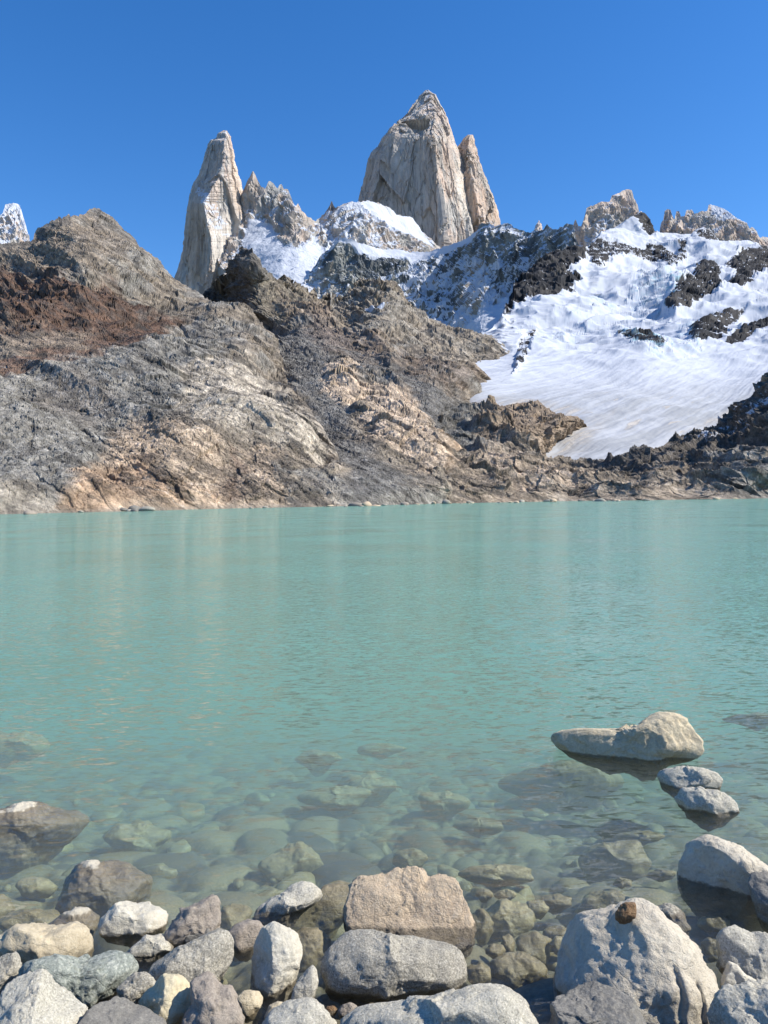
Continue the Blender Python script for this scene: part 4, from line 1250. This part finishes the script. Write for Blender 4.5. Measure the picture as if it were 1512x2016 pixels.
def tri_mesh(name, v, f, mat, smooth=True):
    me = bpy.data.meshes.new(name)
    me.vertices.add(len(v)); me.vertices.foreach_set('co', v.astype(np.float32).ravel())
    me.loops.add(f.size); me.loops.foreach_set('vertex_index', f.ravel().astype(np.int32))
    me.polygons.add(len(f))
    me.polygons.foreach_set('loop_start', np.arange(0, f.size, 3, dtype=np.int32))
    me.polygons.foreach_set('loop_total', np.full(len(f), 3, dtype=np.int32))
    me.polygons.foreach_set('use_smooth', np.full(len(f), smooth))
    me.update(calc_edges=True)
    me.materials.append(mat)
    return me


def rock(label, poly, mat, zc=-0.02, T=0.85, n=2.6, seed=0, cuts=8, rough=1.0, facets=None, ztop=None, level=5, name='shore_rock', cat='rock', group=None, lean=0.0, hmin=0.62, grooves=None):
    """a whole stone: the outline gives its width and height where it lies, T its depth"""
    rs = np.random.RandomState(1000 + seed)
    a = np.array(poly, float)
    x, y = a[:, 0], a[:, 1]
    x1, y1 = np.roll(x, -1), np.roll(y, -1)
    cr = x * y1 - x1 * y
    A = cr.sum() / 2
    cx, cy = ((x + x1) * cr).sum() / (6 * A), ((y + y1) * cr).sum() / (6 * A)
    # radius of the outline round its centre
    t = np.linspace(0, 1, 24, endpoint=False)[:, None]
    dx = (x[None] + (x1 - x)[None] * t).T.ravel() - cx
    dy = -((y[None] + (y1 - y)[None] * t).T.ravel() - cy)
    th = np.arctan2(dy, dx); rr = np.hypot(dx, dy)
    o = np.argsort(th); th, rr = th[o], rr[o]
    th = np.concatenate([th - 2 * math.pi, th, th + 2 * math.pi]); rr = np.tile(rr, 3)
    bot = y.max()
    d0 = ray(cx, cy); dl = np.linalg.norm(d0); dh = d0 / dl
    db = ray(cx, bot)
    B = db * ((zc - CAMH) / db[2])
    tc_ = B @ dh
    s = tc_ / dl                                    # metres per photo pixel there
    size = math.sqrt(abs(A)) * s
    Tz = T * size / 2 * 1.1
    tc_ += Tz * 0.35
    s = tc_ / dl
    C = dh * tc_ + np.array([0, 0, CAMH])
    r_ = CR[:, 0] - dh * (CR[:, 0] @ dh); r_ /= np.linalg.norm(r_)
    u_ = np.cross(r_, dh)
    if u_[2] < 0:
        u_ = -u_
    v, f = ico(level)
    q = v.copy()                                    # x right, y up, z away
    for k in range(cuts * 2):
        g = rs.randn(3); g[2] = -abs(g[2]) * 0.9 - 0.15
        if k % 4 == 3:
            g[2] = -g[2]
        g /= np.linalg.norm(g)
        h = max(hmin + 0.04 + 0.27 * rs.rand(), 0.96 * math.hypot(g[0], g[1]))
        dd = np.clip(q @ g - h, 0, None)
        q -= dd[:, None] * g * 0.9
    for g, h in (facets or []):
        g = np.array(g, float); g /= np.linalg.norm(g)
        dd = np.clip(q @ g - h, 0, None)
        q -= dd[:, None] * g * 0.95
    th_ = np.arctan2(q[:, 1], q[:, 0])
    rho, c = np.hypot(q[:, 0], q[:, 1]), q[:, 2]
    ln = np.linalg.norm(q, axis=1)
    rn, cn = rho / ln, np.abs(c) / ln
    k = ln / (rn ** n + cn ** n) ** (1 / n) / 1.0
    rad = np.interp(th_, th, rr)
    wl = 2.2
    rad = (rad + np.interp(th_ + 0.05, th, rr) + np.interp(th_ - 0.05, th, rr)) / 3
    X = rad * s * rn * k * np.cos(th_)
    Yv = rad * s * rn * k * np.sin(th_)
    Z = np.sign(c) * cn * k * Tz + lean * Yv
    P = X[:, None] * r_ + Yv[:, None] * u_ + Z[:, None] * dh
    # surface relief
    L = size
    off = rs.rand(3) * 50
    nr = P / (np.linalg.norm(P, axis=1)[:, None] + 1e-9)
    pq = P / L + off
    d = 0.050 * fbm(pq * 2.0, 3, 0.5, seed=seed) + rough * (0.034 * facet(pq * 2.6, seed, 1.2) + 0.024 * facet(pq * 6, seed + 1, 1.1) + 0.012 * facet(pq * 14, seed + 2, 1.0) - 0.009 * sstep(0.05, 0.0, np.abs(fbm(pq * 2.2, 3, 0.5, seed=seed + 5)))) + 0.010 * fbm(pq * 14, 4, 0.7, seed=seed + 3)
    P = P + nr * (d * L)[:, None]
    for gx, g0, g1, gw, gd in (grooves or []):       # weathered grooves running down the front face
        pxx, pyy = cx + X / s, cy - Yv / s
        m = np.exp(-((pxx - gx - 3 * np.sin(pyy / 14)) / gw) ** 2) * sstep(g0, g0 + 18, pyy) * sstep(g1, g1 - 12, pyy) * (Z < 0)
        P = P + dh * (m * gd * L)[:, None]
    # the unseen back foot of the stone goes down to the bed
    kw = np.clip(-q[:, 1], 0, 1) * np.clip(q[:, 2] + 0.1, 0, 1)
    P[:, 2] -= kw * L * 0.55
    if ztop is not None:
        k_ = (CAMH - ztop) / (CAMH - (C[2] + P[:, 2].max()))
        P *= k_
        C = np.array([0, 0, CAMH]) + (C - np.array([0, 0, CAMH])) * k_
    me = tri_mesh(name, P, f, RM[mat])
    ob = bpy.data.objects.new(name, me)
    ob.location = C
    link(ob)
    ob['label'] = label
    ob['category'] = cat
    if group:
        ob['group'] = group
    return ob


def p1(*pts): return [(x / 2.908, 1640 + y / 2.908) for x, y in pts]
def p2(*pts): return [(420 + x / 2.607, 1640 + y / 2.607) for x, y in pts]
def p3(*pts): return [(900 + x / 2.471, 1640 + y / 2.471) for x, y in pts]
def p6(*pts): return [(900 + x / 2.471, 1360 + y / 2.471) for x, y in pts]


UPL = (0.15, 0.85, -0.5)
# left group
rock('long cream boulder with layered top and dark streaked face, at the left edge',
     p1((-60, 700), (-60, 640), (0, 600), (60, 560), (140, 528), (250, 520), (380, 522), (440, 545), (480, 590), (512, 630), (515, 700), (480, 760), (300, 790), (120, 780), (0, 745)), 'cream', -0.02, 0.9, 3.2, 1, 5, facets=[((0, 1, -0.35), 0.62)])
rock('jagged green grey boulder with white specks below the cream layered boulder',
     p1((112, 770), (200, 728), (330, 722), (420, 722), (540, 702), (640, 698), (700, 710), (750, 740), (784, 785), (740, 840), (690, 885), (640, 925), (560, 960), (500, 980), (420, 955), (300, 920), (180, 880), (116, 830)), 'green', 0.03, 0.8, 2.8, 2, 9, 1.5, facets=[((0.1, 0.8, -0.7), 0.5)])
rock('small plain grey rock squeezed against the left edge beside the green boulder',
     p1((-40, 740), (0, 715), (60, 700), (92, 725), (117, 790), (120, 850), (60, 910), (-40, 900)), 'grey', 0.06, 0.8, 2.6, 3, 7)
rock('large pale grey wedge boulder filling the bottom left corner',
     p1((-60, 960), (0, 885), (60, 850), (160, 826), (225, 840), (300, 890), (400, 950), (508, 1022), (500, 1100), (400, 1250), (150, 1350), (-60, 1300)), 'palegrey', 0.12, 0.9, 2.8, 4, 4, 0.7, level=6, facets=[((0.55, 0.6, -0.6), 0.45), ((-0.5, 0.6, -0.6), 0.5)])
rock('dark grey flat topped rock at the bottom edge beside the pale wedge boulder',
     p1((430, 1130), (490, 1050), (560, 985), (620, 950), (700, 962), (780, 1008), (860, 1040), (930, 1075), (960, 1150), (850, 1260), (600, 1300), (440, 1230)), 'dark', 0.08, 0.9, 2.7, 5, 5, 0.7, facets=[((0.1, 0.8, -0.6), 0.4)])
rock('small grey rock wedged between the green boulder and the yellowish white rock',
     p1((668, 900), (700, 850), (760, 810), (820, 810), (872, 840), (892, 865), (850, 930), (790, 985), (740, 1000), (695, 960)), 'grey', 0.03, 0.8, 2.6, 6, 7)
rock('rounded yellowish white rock with its left side in shadow',
     p1((770, 965), (800, 918), (850, 885), (890, 850), (930, 828), (985, 820), (1040, 843), (1082, 885), (1102, 940), (1092, 1000), (1055, 1050), (990, 1095), (920, 1085), (860, 1035), (790, 1010)), 'yellow', 0.05, 0.9, 2.5, 7, 4, 0.5, facets=[((-0.9, 0.1, -0.4), 0.5)])
rock('large speckled grey egg shaped boulder standing behind the yellowish white rock',
     p1((850, 800), (880, 748), (950, 700), (1050, 650), (1150, 600), (1220, 580), (1282, 583), (1318, 620), (1327, 700), (1302, 760), (1262, 830), (1222, 890), (1150, 930), (1050, 920), (940, 880), (870, 850)), 'grey', 0.0, 0.85, 2.6, 8, 4, 0.4, level=6)
rock('small angular rock with bright white top and black front face',
     p1((712, 695), (760, 658), (810, 608), (880, 568), (920, 550), (970, 573), (1004, 600), (1015, 640), (985, 675), (920, 715), (870, 735), (790, 728), (730, 720)), 'palegrey', -0.02, 0.9, 2.8, 9, 8, facets=[((0.5, 0.85, -0.3), 0.35), ((-0.3, -0.2, -0.9), 0.5)])
rock('jagged slab capped with white crust, leaning in the shallows left of centre',
     p1((572, 530), (590, 480), (620, 448), (650, 410), (700, 396), (780, 402), (850, 406), (910, 428), (952, 465), (955, 510), (930, 545), (880, 575), (840, 600), (780, 612), (720, 605), (650, 595), (600, 575)), 'white', -0.03, 0.9, 3.0, 10, 9, 0.8, facets=[((0.1, 0.9, -0.45), 0.5)])
rock('upright pinkish grey rock with a hollow near its top',
     p1((960, 570), (980, 510), (1030, 458), (1090, 408), (1150, 393), (1190, 373), (1228, 390), (1252, 430), (1260, 480), (1255, 545), (1230, 590), (1150, 620), (1060, 645), (1010, 650), (972, 610)), 'pink', -0.02, 0.8, 2.7, 11, 8, 1.3)
rock('small dark wedge rock lying against the foot of the upright pinkish rock',
     p1((1045, 590), (1110, 543), (1200, 543), (1270, 553), (1284, 582), (1220, 615), (1120, 640), (1050, 630)), 'dark', -0.01, 0.9, 2.6, 12, 7)
rock('split rock half grey and half dull pink at the bottom edge',
     p1((1080, 880), (1140, 823), (1200, 833), (1242, 888), (1292, 898), (1342, 950), (1384, 1030), (1390, 1100), (1330, 1180), (1180, 1200), (1070, 1150), (1050, 1070), (1090, 990)), 'pink', 0.05, 0.85, 2.7, 13, 7)
rock('small round cream cobble beside the split pink rock',
     p1((1348, 950), (1385, 918), (1430, 910), (1475, 918), (1502, 950), (1495, 990), (1455, 1040), (1410, 1052), (1368, 1015)), 'cream', 0.0, 0.95, 2.3, 14, 3, 0.5, level=4)
rock('round speckled rock at the waterline between two larger grey boulders',
     p2((66, 518), (110, 473), (170, 450), (232, 464), (270, 492), (255, 550), (210, 600), (140, 620), (95, 585)), 'pink', -0.03, 0.9, 2.4, 15, 4, 0.7, level=4)
rock('broad brown boulder just awash with a white dry patch on its crown',
     p1((335, 450), (370, 330), (385, 260), (420, 205), (480, 178), (580, 170), (700, 188), (790, 230), (848, 275), (840, 370), (790, 430), (700, 480), (560, 500), (400, 490)), 'capped', -0.31, 0.9, 2.8, 16, 5, 0.5, ztop=0.030, level=6)
rock('submerged brown rock with a small white dry tip, behind the cream layered boulder',
     p1((280, 530), (340, 468), (420, 436), (500, 438), (553, 480), (555, 540), (530, 600), (440, 630), (330, 610)), 'capped', -0.21, 0.9, 2.6, 17, 4, 0.7, ztop=0.03)
rock('white topped boulder half under water at the left edge, far from the shore stones',
     [(-70, 1650), (-60, 1600), (0, 1592), (30, 1585), (62, 1583), (100, 1593), (140, 1598), (172, 1612), (155, 1640), (115, 1672), (50, 1700), (-50, 1705)], 'capped', -0.44, 0.9, 2.8, 18, 5, 0.5, ztop=0.040, level=6)
# middle group
rock('smooth white egg shaped rock standing on end in the shore group',
     p2((186, 640), (200, 570), (238, 508), (300, 483), (362, 500), (422, 540), (462, 590), (467, 640), (442, 700), (422, 770), (370, 830), (320, 850), (258, 815), (200, 775)), 'white', -0.03, 0.8, 2.4, 19, 3, 0.35, level=6, facets=[((-0.9, 0.05, -0.45), 0.55)])
rock('small upright grey triangular rock between the white egg rock and the oblong boulder',
     p2((398, 860), (410, 800), (450, 740), (500, 693), (522, 708), (538, 770), (522, 825), (492, 865), (440, 885)), 'palegrey', -0.01, 0.7, 2.8, 20, 6, level=4)
rock('big oblong smooth grey boulder lying across the middle foreground',
     p2((556, 705), (568, 640), (600, 588), (640, 548), (700, 521), (800, 518), (900, 528), (1050, 553), (1180, 573), (1252, 595), (1304, 650), (1300, 740), (1245, 780), (1130, 820), (1000, 845), (880, 842), (760, 828), (660, 820), (590, 805)), 'grey', -0.03, 0.75, 2.7, 21, 4, 0.45, level=6)
rock('large blocky tan boulder with sharp broken faces behind the oblong grey boulder',
     p2((705, 285), (722, 243), (800, 236), (900, 228), (960, 203), (1050, 186), (1090, 203), (1112, 240), (1180, 226), (1240, 230), (1278, 270), (1298, 330), (1312, 400), (1328, 470), (1340, 540), (1310, 590), (1250, 600), (1100, 600), (900, 590), (700, 545), (672, 450), (675, 395), (700, 330)), 'tan', -0.10, 0.62, 4.0, 22, 6, 0.75, level=6, hmin=0.75, facets=[((0, 0.35, -0.94), 0.42)])
rock('elongated grey rock with a glistening wet foot, left of the tan boulder',
     p2((212, 440), (224, 378), (280, 343), (340, 323), (390, 278), (440, 256), (500, 263), (542, 290), (560, 335), (500, 375), (430, 410), (390, 450), (330, 475), (260, 475)), 'palegrey', -0.06, 0.8, 2.7, 23, 6)
rock('submerged flat brown rock behind the white egg rock',
     p2((400, 530), (450, 500), (540, 493), (605, 550), (600, 640), (530, 700), (440, 710), (390, 620)), 'under', -0.16, 0.8, 2.8, 24, 4, 0.4, ztop=-0.035)
rock('submerged olive shelf of rock between the elongated rock and the tan boulder',
     p2((230, 470), (330, 430), (460, 380), (560, 285), (650, 255), (730, 270), (730, 400), (600, 500), (420, 510), (280, 500)), 'under', -0.14, 0.7, 2.8, 25, 4, 0.4, ztop=-0.03)
rock('pale rounded rock cut by the bottom edge left of the long speckled boulder',
     p2((235, 1000), (310, 918), (370, 883), (450, 874), (520, 888), (580, 928), (630, 978), (640, 1060), (500, 1130), (300, 1120)), 'palegrey', 0.04, 0.9, 2.6, 26, 4, 0.6)
rock('small tan cobble in the dark gap below the white egg rock',
     p2((262, 940), (285, 890), (330, 868), (385, 880), (380, 930), (330, 965), (280, 975)), 'cream', 0.0, 0.9, 2.4, 27, 3, 0.6, level=4)
rock('small pinkish white cobble below the oblong grey boulder',
     p2((638, 915), (660, 885), (700, 874), (738, 890), (745, 915), (700, 945), (655, 945)), 'pink', 0.0, 0.9, 2.4, 28, 3, 0.5, level=4)
rock('long low blue grey boulder stretching along the bottom edge right of centre',
     [(655, 2020), (685, 1996), (727, 1986), (765, 1984), (820, 1976), (880, 1965), (940, 1957), (990, 1951), (1020, 1959), (1038, 1980), (1053, 2005), (1060, 2045), (1000, 2085), (850, 2095), (700, 2080)], 'palegrey', 0.08, 0.9, 2.8, 29, 4, 0.7, level=6)
rock('small dark cobble peeping from the gap below the oblong boulder',
     p2((778, 890), (800, 876), (845, 875), (870, 890), (850, 910), (800, 912)), 'under', -0.01, 0.9, 2.4, 30, 3, 0.5, level=4)
rock('reddish brown cobble in the gap beside the pinkish white cobble',
     p2((560, 915), (585, 893), (620, 892), (640, 908), (625, 935), (580, 940)), 'brown', -0.01, 0.9, 2.4, 31, 3, 0.5, level=4)
# right group
BIG = rock('huge cream dome boulder with vertical grooves in its front, tallest of the right hand stones',
     p3((462, 760), (488, 690), (520, 620), (540, 550), (580, 480), (630, 435), (700, 421), (770, 418), (810, 400), (855, 380), (905, 368), (955, 375), (1000, 400), (1050, 438), (1110, 488), (1162, 540), (1192, 600), (1202, 660), (1232, 730), (1243, 800), (1215, 880), (1160, 960), (1000, 1010), (750, 1000), (540, 900), (480, 830)), 'palecream', -0.12, 0.9, 2.4, 32, 4, 0.35, level=6, hmin=0.78,
           grooves=[(1325, 1905, 2030, 3.6, 0.055), (1361, 1925, 2010, 3.2, 0.045), (1293, 1940, 2020, 3, 0.03)])
rock('rust brown knob of rock perched on the top of the huge cream dome boulder',
     p3((765, 415), (775, 380), (800, 352), (840, 335), (868, 345), (872, 380), (860, 408), (820, 420), (785, 424)), 'brown', 0.36, 0.9, 2.5, 33, 5, 1.3, level=4)
rock('dark blue grey rock in front of the huge cream dome boulder at the bottom edge',
     p3((425, 950), (468, 850), (500, 808), (600, 778), (700, 739), (752, 743), (832, 788), (882, 850), (925, 935), (920, 1010), (820, 1100), (560, 1110), (440, 1040)), 'dark', 0.10, 0.9, 2.7, 34, 6, 0.9, level=6, facets=[((0.1, 0.75, -0.65), 0.45)])
rock('large pale boulder with black shaded front, rising from the water at the right',
     p3((1082, 255), (1098, 190), (1130, 118), (1170, 58), (1250, 25), (1330, 43), (1400, 83), (1470, 138), (1540, 190), (1580, 250), (1560, 340), (1480, 390), (1350, 395), (1240, 385), (1150, 350), (1095, 305)), 'palecream', -0.12, 0.9, 2.3, 35, 3, 0.35, hmin=0.78, level=6, facets=[((-0.3, -0.35, -0.9), 0.5)])
rock('dark shaded rock at the right edge in front of the large pale boulder',
     p3((1448, 250), (1470, 203), (1540, 205), (1620, 260), (1640, 400), (1600, 500), (1510, 500), (1460, 420)), 'dark', -0.05, 0.9, 2.8, 36, 7)
rock('mottled grey rock at the right edge above the small white triangular stone',
     p3((1270, 650), (1292, 540), (1328, 490), (1400, 473), (1470, 493), (1560, 528), (1620, 600), (1600, 700), (1530, 770), (1450, 760), (1350, 720), (1290, 700)), 'palegrey', -0.06, 0.9, 2.6, 37, 5, 0.8, level=5)
rock('small bright white triangular stone near the lower right corner',
     p3((1282, 745), (1300, 690), (1340, 638), (1378, 650), (1402, 690), (1452, 720), (1480, 752), (1445, 790), (1380, 800), (1310, 790)), 'white', 0.0, 0.85, 2.8, 38, 6, 0.8, level=5)
rock('pale grey boulder cut off by the lower right corner',
     p3((1235, 880), (1288, 808), (1350, 768), (1450, 753), (1560, 748), (1650, 800), (1680, 920), (1600, 1060), (1400, 1100), (1260, 1020)), 'palegrey', 0.05, 0.9, 2.7, 39, 5, 0.8, level=6)
rock('low wet glistening rock awash just behind the huge cream dome boulder',
     p3((950, 370), (1020, 347), (1072, 363), (1108, 400), (1130, 460), (1090, 500), (1000, 470)), 'grey', -0.10, 0.9, 2.6, 40, 5)
# rocks standing out in the water
rock('long two humped pale boulder lying alone in the lake',
     p6((466, 228), (500, 198), (570, 184), (700, 180), (800, 188), (890, 163), (930, 128), (1000, 108), (1062, 108), (1112, 133), (1142, 190), (1163, 250), (1162, 300), (1100, 325), (1020, 330), (960, 365), (900, 375), (800, 360), (660, 345), (560, 325), (500, 285)), 'cream', -0.08, 0.6, 2.4, 41, 6, 0.9, level=6, facets=[((-0.1, -0.3, -0.9), 0.6)])
rock('low pale topped grey rock, the farther of two small rocks by the long boulder',
     p6((980, 412), (1040, 378), (1130, 368), (1200, 378), (1262, 400), (1278, 430), (1265, 480), (1190, 505), (1110, 505), (1060, 510), (1005, 470)), 'palegrey', -0.06, 0.75, 2.7, 42, 6)
rock('low grey rock with wet foot, the nearer of two small rocks by the long boulder',
     p6((1070, 525), (1120, 478), (1200, 478), (1290, 498), (1352, 540), (1355, 585), (1290, 620), (1200, 630), (1110, 605)), 'palegrey', -0.06, 0.75, 2.7, 43, 6)
rock('tiny dark rock tip touching the upper of the two small rocks in the lake',
     p6((982, 408), (1010, 385), (1050, 378), (1075, 392), (1060, 415), (1010, 425)), 'dark', -0.03, 0.8, 2.5, 44, 4, level=4)


# ------------------------------------------------------------------ stones under water
def under(cx, cy, rx, ry, zc, mat, label, seed, T=0.9, group=None, rot=0.0, level=4, n=2.7):
    rs = np.random.RandomState(seed)
    k = 14
    pts = []
    for j in range(k):
        a = 2 * math.pi * j / k
        r = 1 + 0.11 * rs.randn()
        x, y = math.cos(a) * rx * r, math.sin(a) * ry * r
        pts.append((cx + x * math.cos(rot) - y * math.sin(rot), cy + x * math.sin(rot) + y * math.cos(rot)))
    return rock(label, pts, mat, zc, T, n, seed, 6, 0.7, ztop=zc * 0.5, level=level, name='submerged_rock', group=group)


q3 = lambda a, b, c, d: (900 + (a + c) / 2 / 2.471, 1640 + (b + d) / 2 / 2.471, (c - a) / 2 / 2.471, (d - b) / 2 / 2.471)
UN = [
    (q3(0, 158, 375, 240), -0.32, 'underpale', 'long pale slab under water right of the tan boulder'),
    (q3(580, 45, 940, 235), -0.42, 'under', 'large flat brown slab under water behind the huge cream dome boulder'),
    (q3(110, 340, 385, 500), -0.22, 'underpale', 'broad flat pale stone under the water right of the tan boulder, below the long slab'),
    (q3(285, 487, 450, 640), -0.16, 'under', 'upright squarish olive stone under the shallow water left of the huge dome boulder'),
    (q3(130, 592, 445, 742), -0.13, 'under', 'long rounded olive boulder under the shallow water right of the oblong grey boulder'),
    (q3(60, 372, 175, 510), -0.18, 'under', 'rounded olive stone under water touching the right end of the tan boulder'),
    (q3(560, 292, 900, 460), -0.26, 'under', 'broad brown boulder under water at the back of the huge cream dome boulder'),
    (q3(395, 298, 570, 372), -0.28, 'under', 'oval olive stone with a dark side under water left of the broad brown submerged boulder'),
    (q3(325, 328, 445, 400), -0.26, 'underpale', 'small smooth pale stone under water beside the broad flat pale stone'),
    (q3(83, 272, 175, 322), -0.28, 'under', 'small pinkish brown stone under water below the long pale slab'),
    (q3(182, 276, 292, 322), -0.28, 'underpale', 'small pale oval stone under water below the long pale slab'),
    (q3(45, 632, 162, 732), -0.12, 'under', 'round olive stone under water at the right end of the oblong grey boulder'),
    (q3(415, 455, 572, 540), -0.22, 'under', 'dark greenish stone under water against the left shoulder of the huge dome boulder'),
    (q3(1170, 405, 1320, 487), -0.20, 'under', 'flat olive stone under water below the large pale boulder at the right'),
    (q3(1192, 512, 1292, 610), -0.16, 'under', 'squarish olive stone under water between the dome boulder and the mottled grey rock'),
    (q3(780, -10, 1010, 45), -0.55, 'under', 'brown slab under deeper water in line with the two small lake rocks'),
    (q3(758, 220, 852, 262), -0.32, 'under', 'small brown stone under water in front of the large flat brown slab'),
    (q3(925, 178, 1062, 222), -0.36, 'under', 'small tan stone under water left of the large pale boulder'),
    (q3(455, 510, 540, 580), -0.17, 'underpale', 'small orange tan stone under water beside the huge dome boulder'),
    (q3(140, 540, 240, 600), -0.15, 'under', 'small olive cobble under water above the long rounded olive boulder'),
    (q3(210, 500, 285, 590), -0.16, 'under', 'upright olive cobble under water beside the squarish olive stone'),
    ((575, 1703, 64, 40), -0.55, 'underpale', 'big pale square boulder under water behind the elongated grey rock'),
    ((60, 1818, 62, 26), -0.2, 'under', 'flat tan boulder under water just behind the cream layered boulder'),
    ((-5, 1790, 30, 25), -0.25, 'under', 'rounded tan rock under water at the left edge'),
    ((460, 1812, 40, 34), -0.25, 'under', 'rounded olive boulder under water behind the round speckled rock'),
    ((1110, 1548, 115, 42), -0.75, 'under', 'wide dark ledge under water in front of the long two humped boulder'),
    ((1225, 1638, 60, 20), -0.6, 'under', 'low brown rock under water between the ledge and the large pale boulder'),
    ((720, 1550, 62, 26), -1.0, 'underpale', 'pale yellowish boulder deep under water near the middle of the shallows'),
    ((625, 1495, 45, 18), -1.15, 'underpale', 'faint pale boulder deep under water left of the middle'),
    ((750, 1475, 50, 10), -1.2, 'underpale', 'faint flat boulder deep under water farther out in the middle'),
    ((30, 1470, 60, 28), -0.85, 'underpale', 'pale shoal boulder under water by the left edge far out'),
    ((1490, 1416, 60, 12), -0.7, 'under', 'brown shoal rock under water by the right edge beyond the long pale boulder'),
    ((660, 1570, 70, 22), -0.95, 'underpale', 'long faint boulder deep under water left of the pale yellowish one'),
    ((870, 1580, 52, 22), -0.9, 'underpale', 'rounded faint boulder deep under water right of the pale yellowish one'),
    ((270, 1650, 60, 30), -0.75, 'underpale', 'wide faint boulder under water right of the white topped boulder'),
    ((70, 1745, 40, 18), -0.4, 'underpale', 'flat tan stone under water left of the broad awash boulder'),
    ((805, 1690, 35, 18), -0.6, 'under', 'olive stone under water far behind the tan boulder'),
    ((940, 1625, 45, 14), -0.75, 'under', 'flat olive stone under water beyond the long pale slab'),
]
for i, ((cx, cy, rx, ry), zc, mt, lb) in enumerate(UN):
    under(cx, cy, rx, ry, zc - 0.03, mt, lb, 200 + i, level=5 if rx > 40 else 4)

# cobbles strewn over the bed: countable but alike
rs = np.random.RandomState(5)
protos = []
for k in range(8):
    o = under(900, 1700, 20, 13, -0.4, 'under' if k % 3 else 'underpale', 'rounded brown cobble lying on the lake bed among many alike', 300 + k, group='cobbles on the shallow lake bed', level=3)
    o.name = 'submerged_cobble'
    protos.append(o)
for k in range(190):
    py = rs.uniform(1560, 2000)
    px = rs.uniform(-30, 1540)
    Y = float(depth_at_z(px, py, -0.0))
    for _ in range(4):
        zb = float(bed_z(np.array([0.0]), np.array([Y]))[0])
        Y = float(depth_at_z(px, py, zb))
    X = float(unproj(px, py, Y)[0])
    if k < 8:
        o = protos[k]
    else:
        o = protos[k % 8].copy()
        link(o)
    o.name = 'submerged_cobble'
    s_ = math.exp(rs.uniform(-0.9, 0.9)) * 0.9
    o.scale = (s_ * rs.uniform(0.9, 1.5), s_ * rs.uniform(0.9, 1.3), s_)
    o.rotation_euler = (0, 0, rs.uniform(0, 6.28))
    o.location = (X, Y, zb + 0.025)

# boulders fallen to the far waterline
rs = np.random.RandomState(11)
fars = []
for k in range(6):
    o = rock('weathered boulder at the far waterline, under the bare hillside', [(math.cos(a) * 20 * (1 + 0.15 * rs.randn()), math.sin(a) * 13 * (1 + 0.15 * rs.randn()) + 1700) for a in np.linspace(0, 6.0, 11)], ('tan', 'grey', 'cream', 'grey', 'pink', 'dark')[k], -0.3, 0.9, 2.6, 400 + k, 5, 1.2, level=2, name='far_shore_boulder', group='boulders along the far shore')
    v = np.empty(len(o.data.vertices) * 3, np.float32)
    o.data.vertices.foreach_get('co', v)
    v = v.reshape(-1, 3); v /= np.abs(v).max()
    o.data.vertices.foreach_set('co', v.ravel()); o.data.update()
    fars.append(o)
for k in range(110):
    px = rs.uniform(0, 1512) if k % 3 else rs.uniform(600, 1300)
    py = pl(SHORE, px) - rs.uniform(-1.5, 1.5)
    Y = float(depth_at_z(px, py, 0.0))
    X = float(unproj(px, py, Y)[0])
    if k < 6:
        o = fars[k]
    else:
        o = fars[k % 6].copy()
        link(o)
    o.name = 'far_shore_boulder'
    s_ = math.exp(rs.uniform(-1.0, 0.75))
    o.scale = (s_ * rs.uniform(0.9, 1.7), s_ * 1.2, s_ * rs.uniform(0.6, 1.0))
    o.rotation_euler = (0, 0, rs.uniform(0, 6.28))
    o.location = (X, Y, rs.uniform(-0.1, 0.3) * s_)
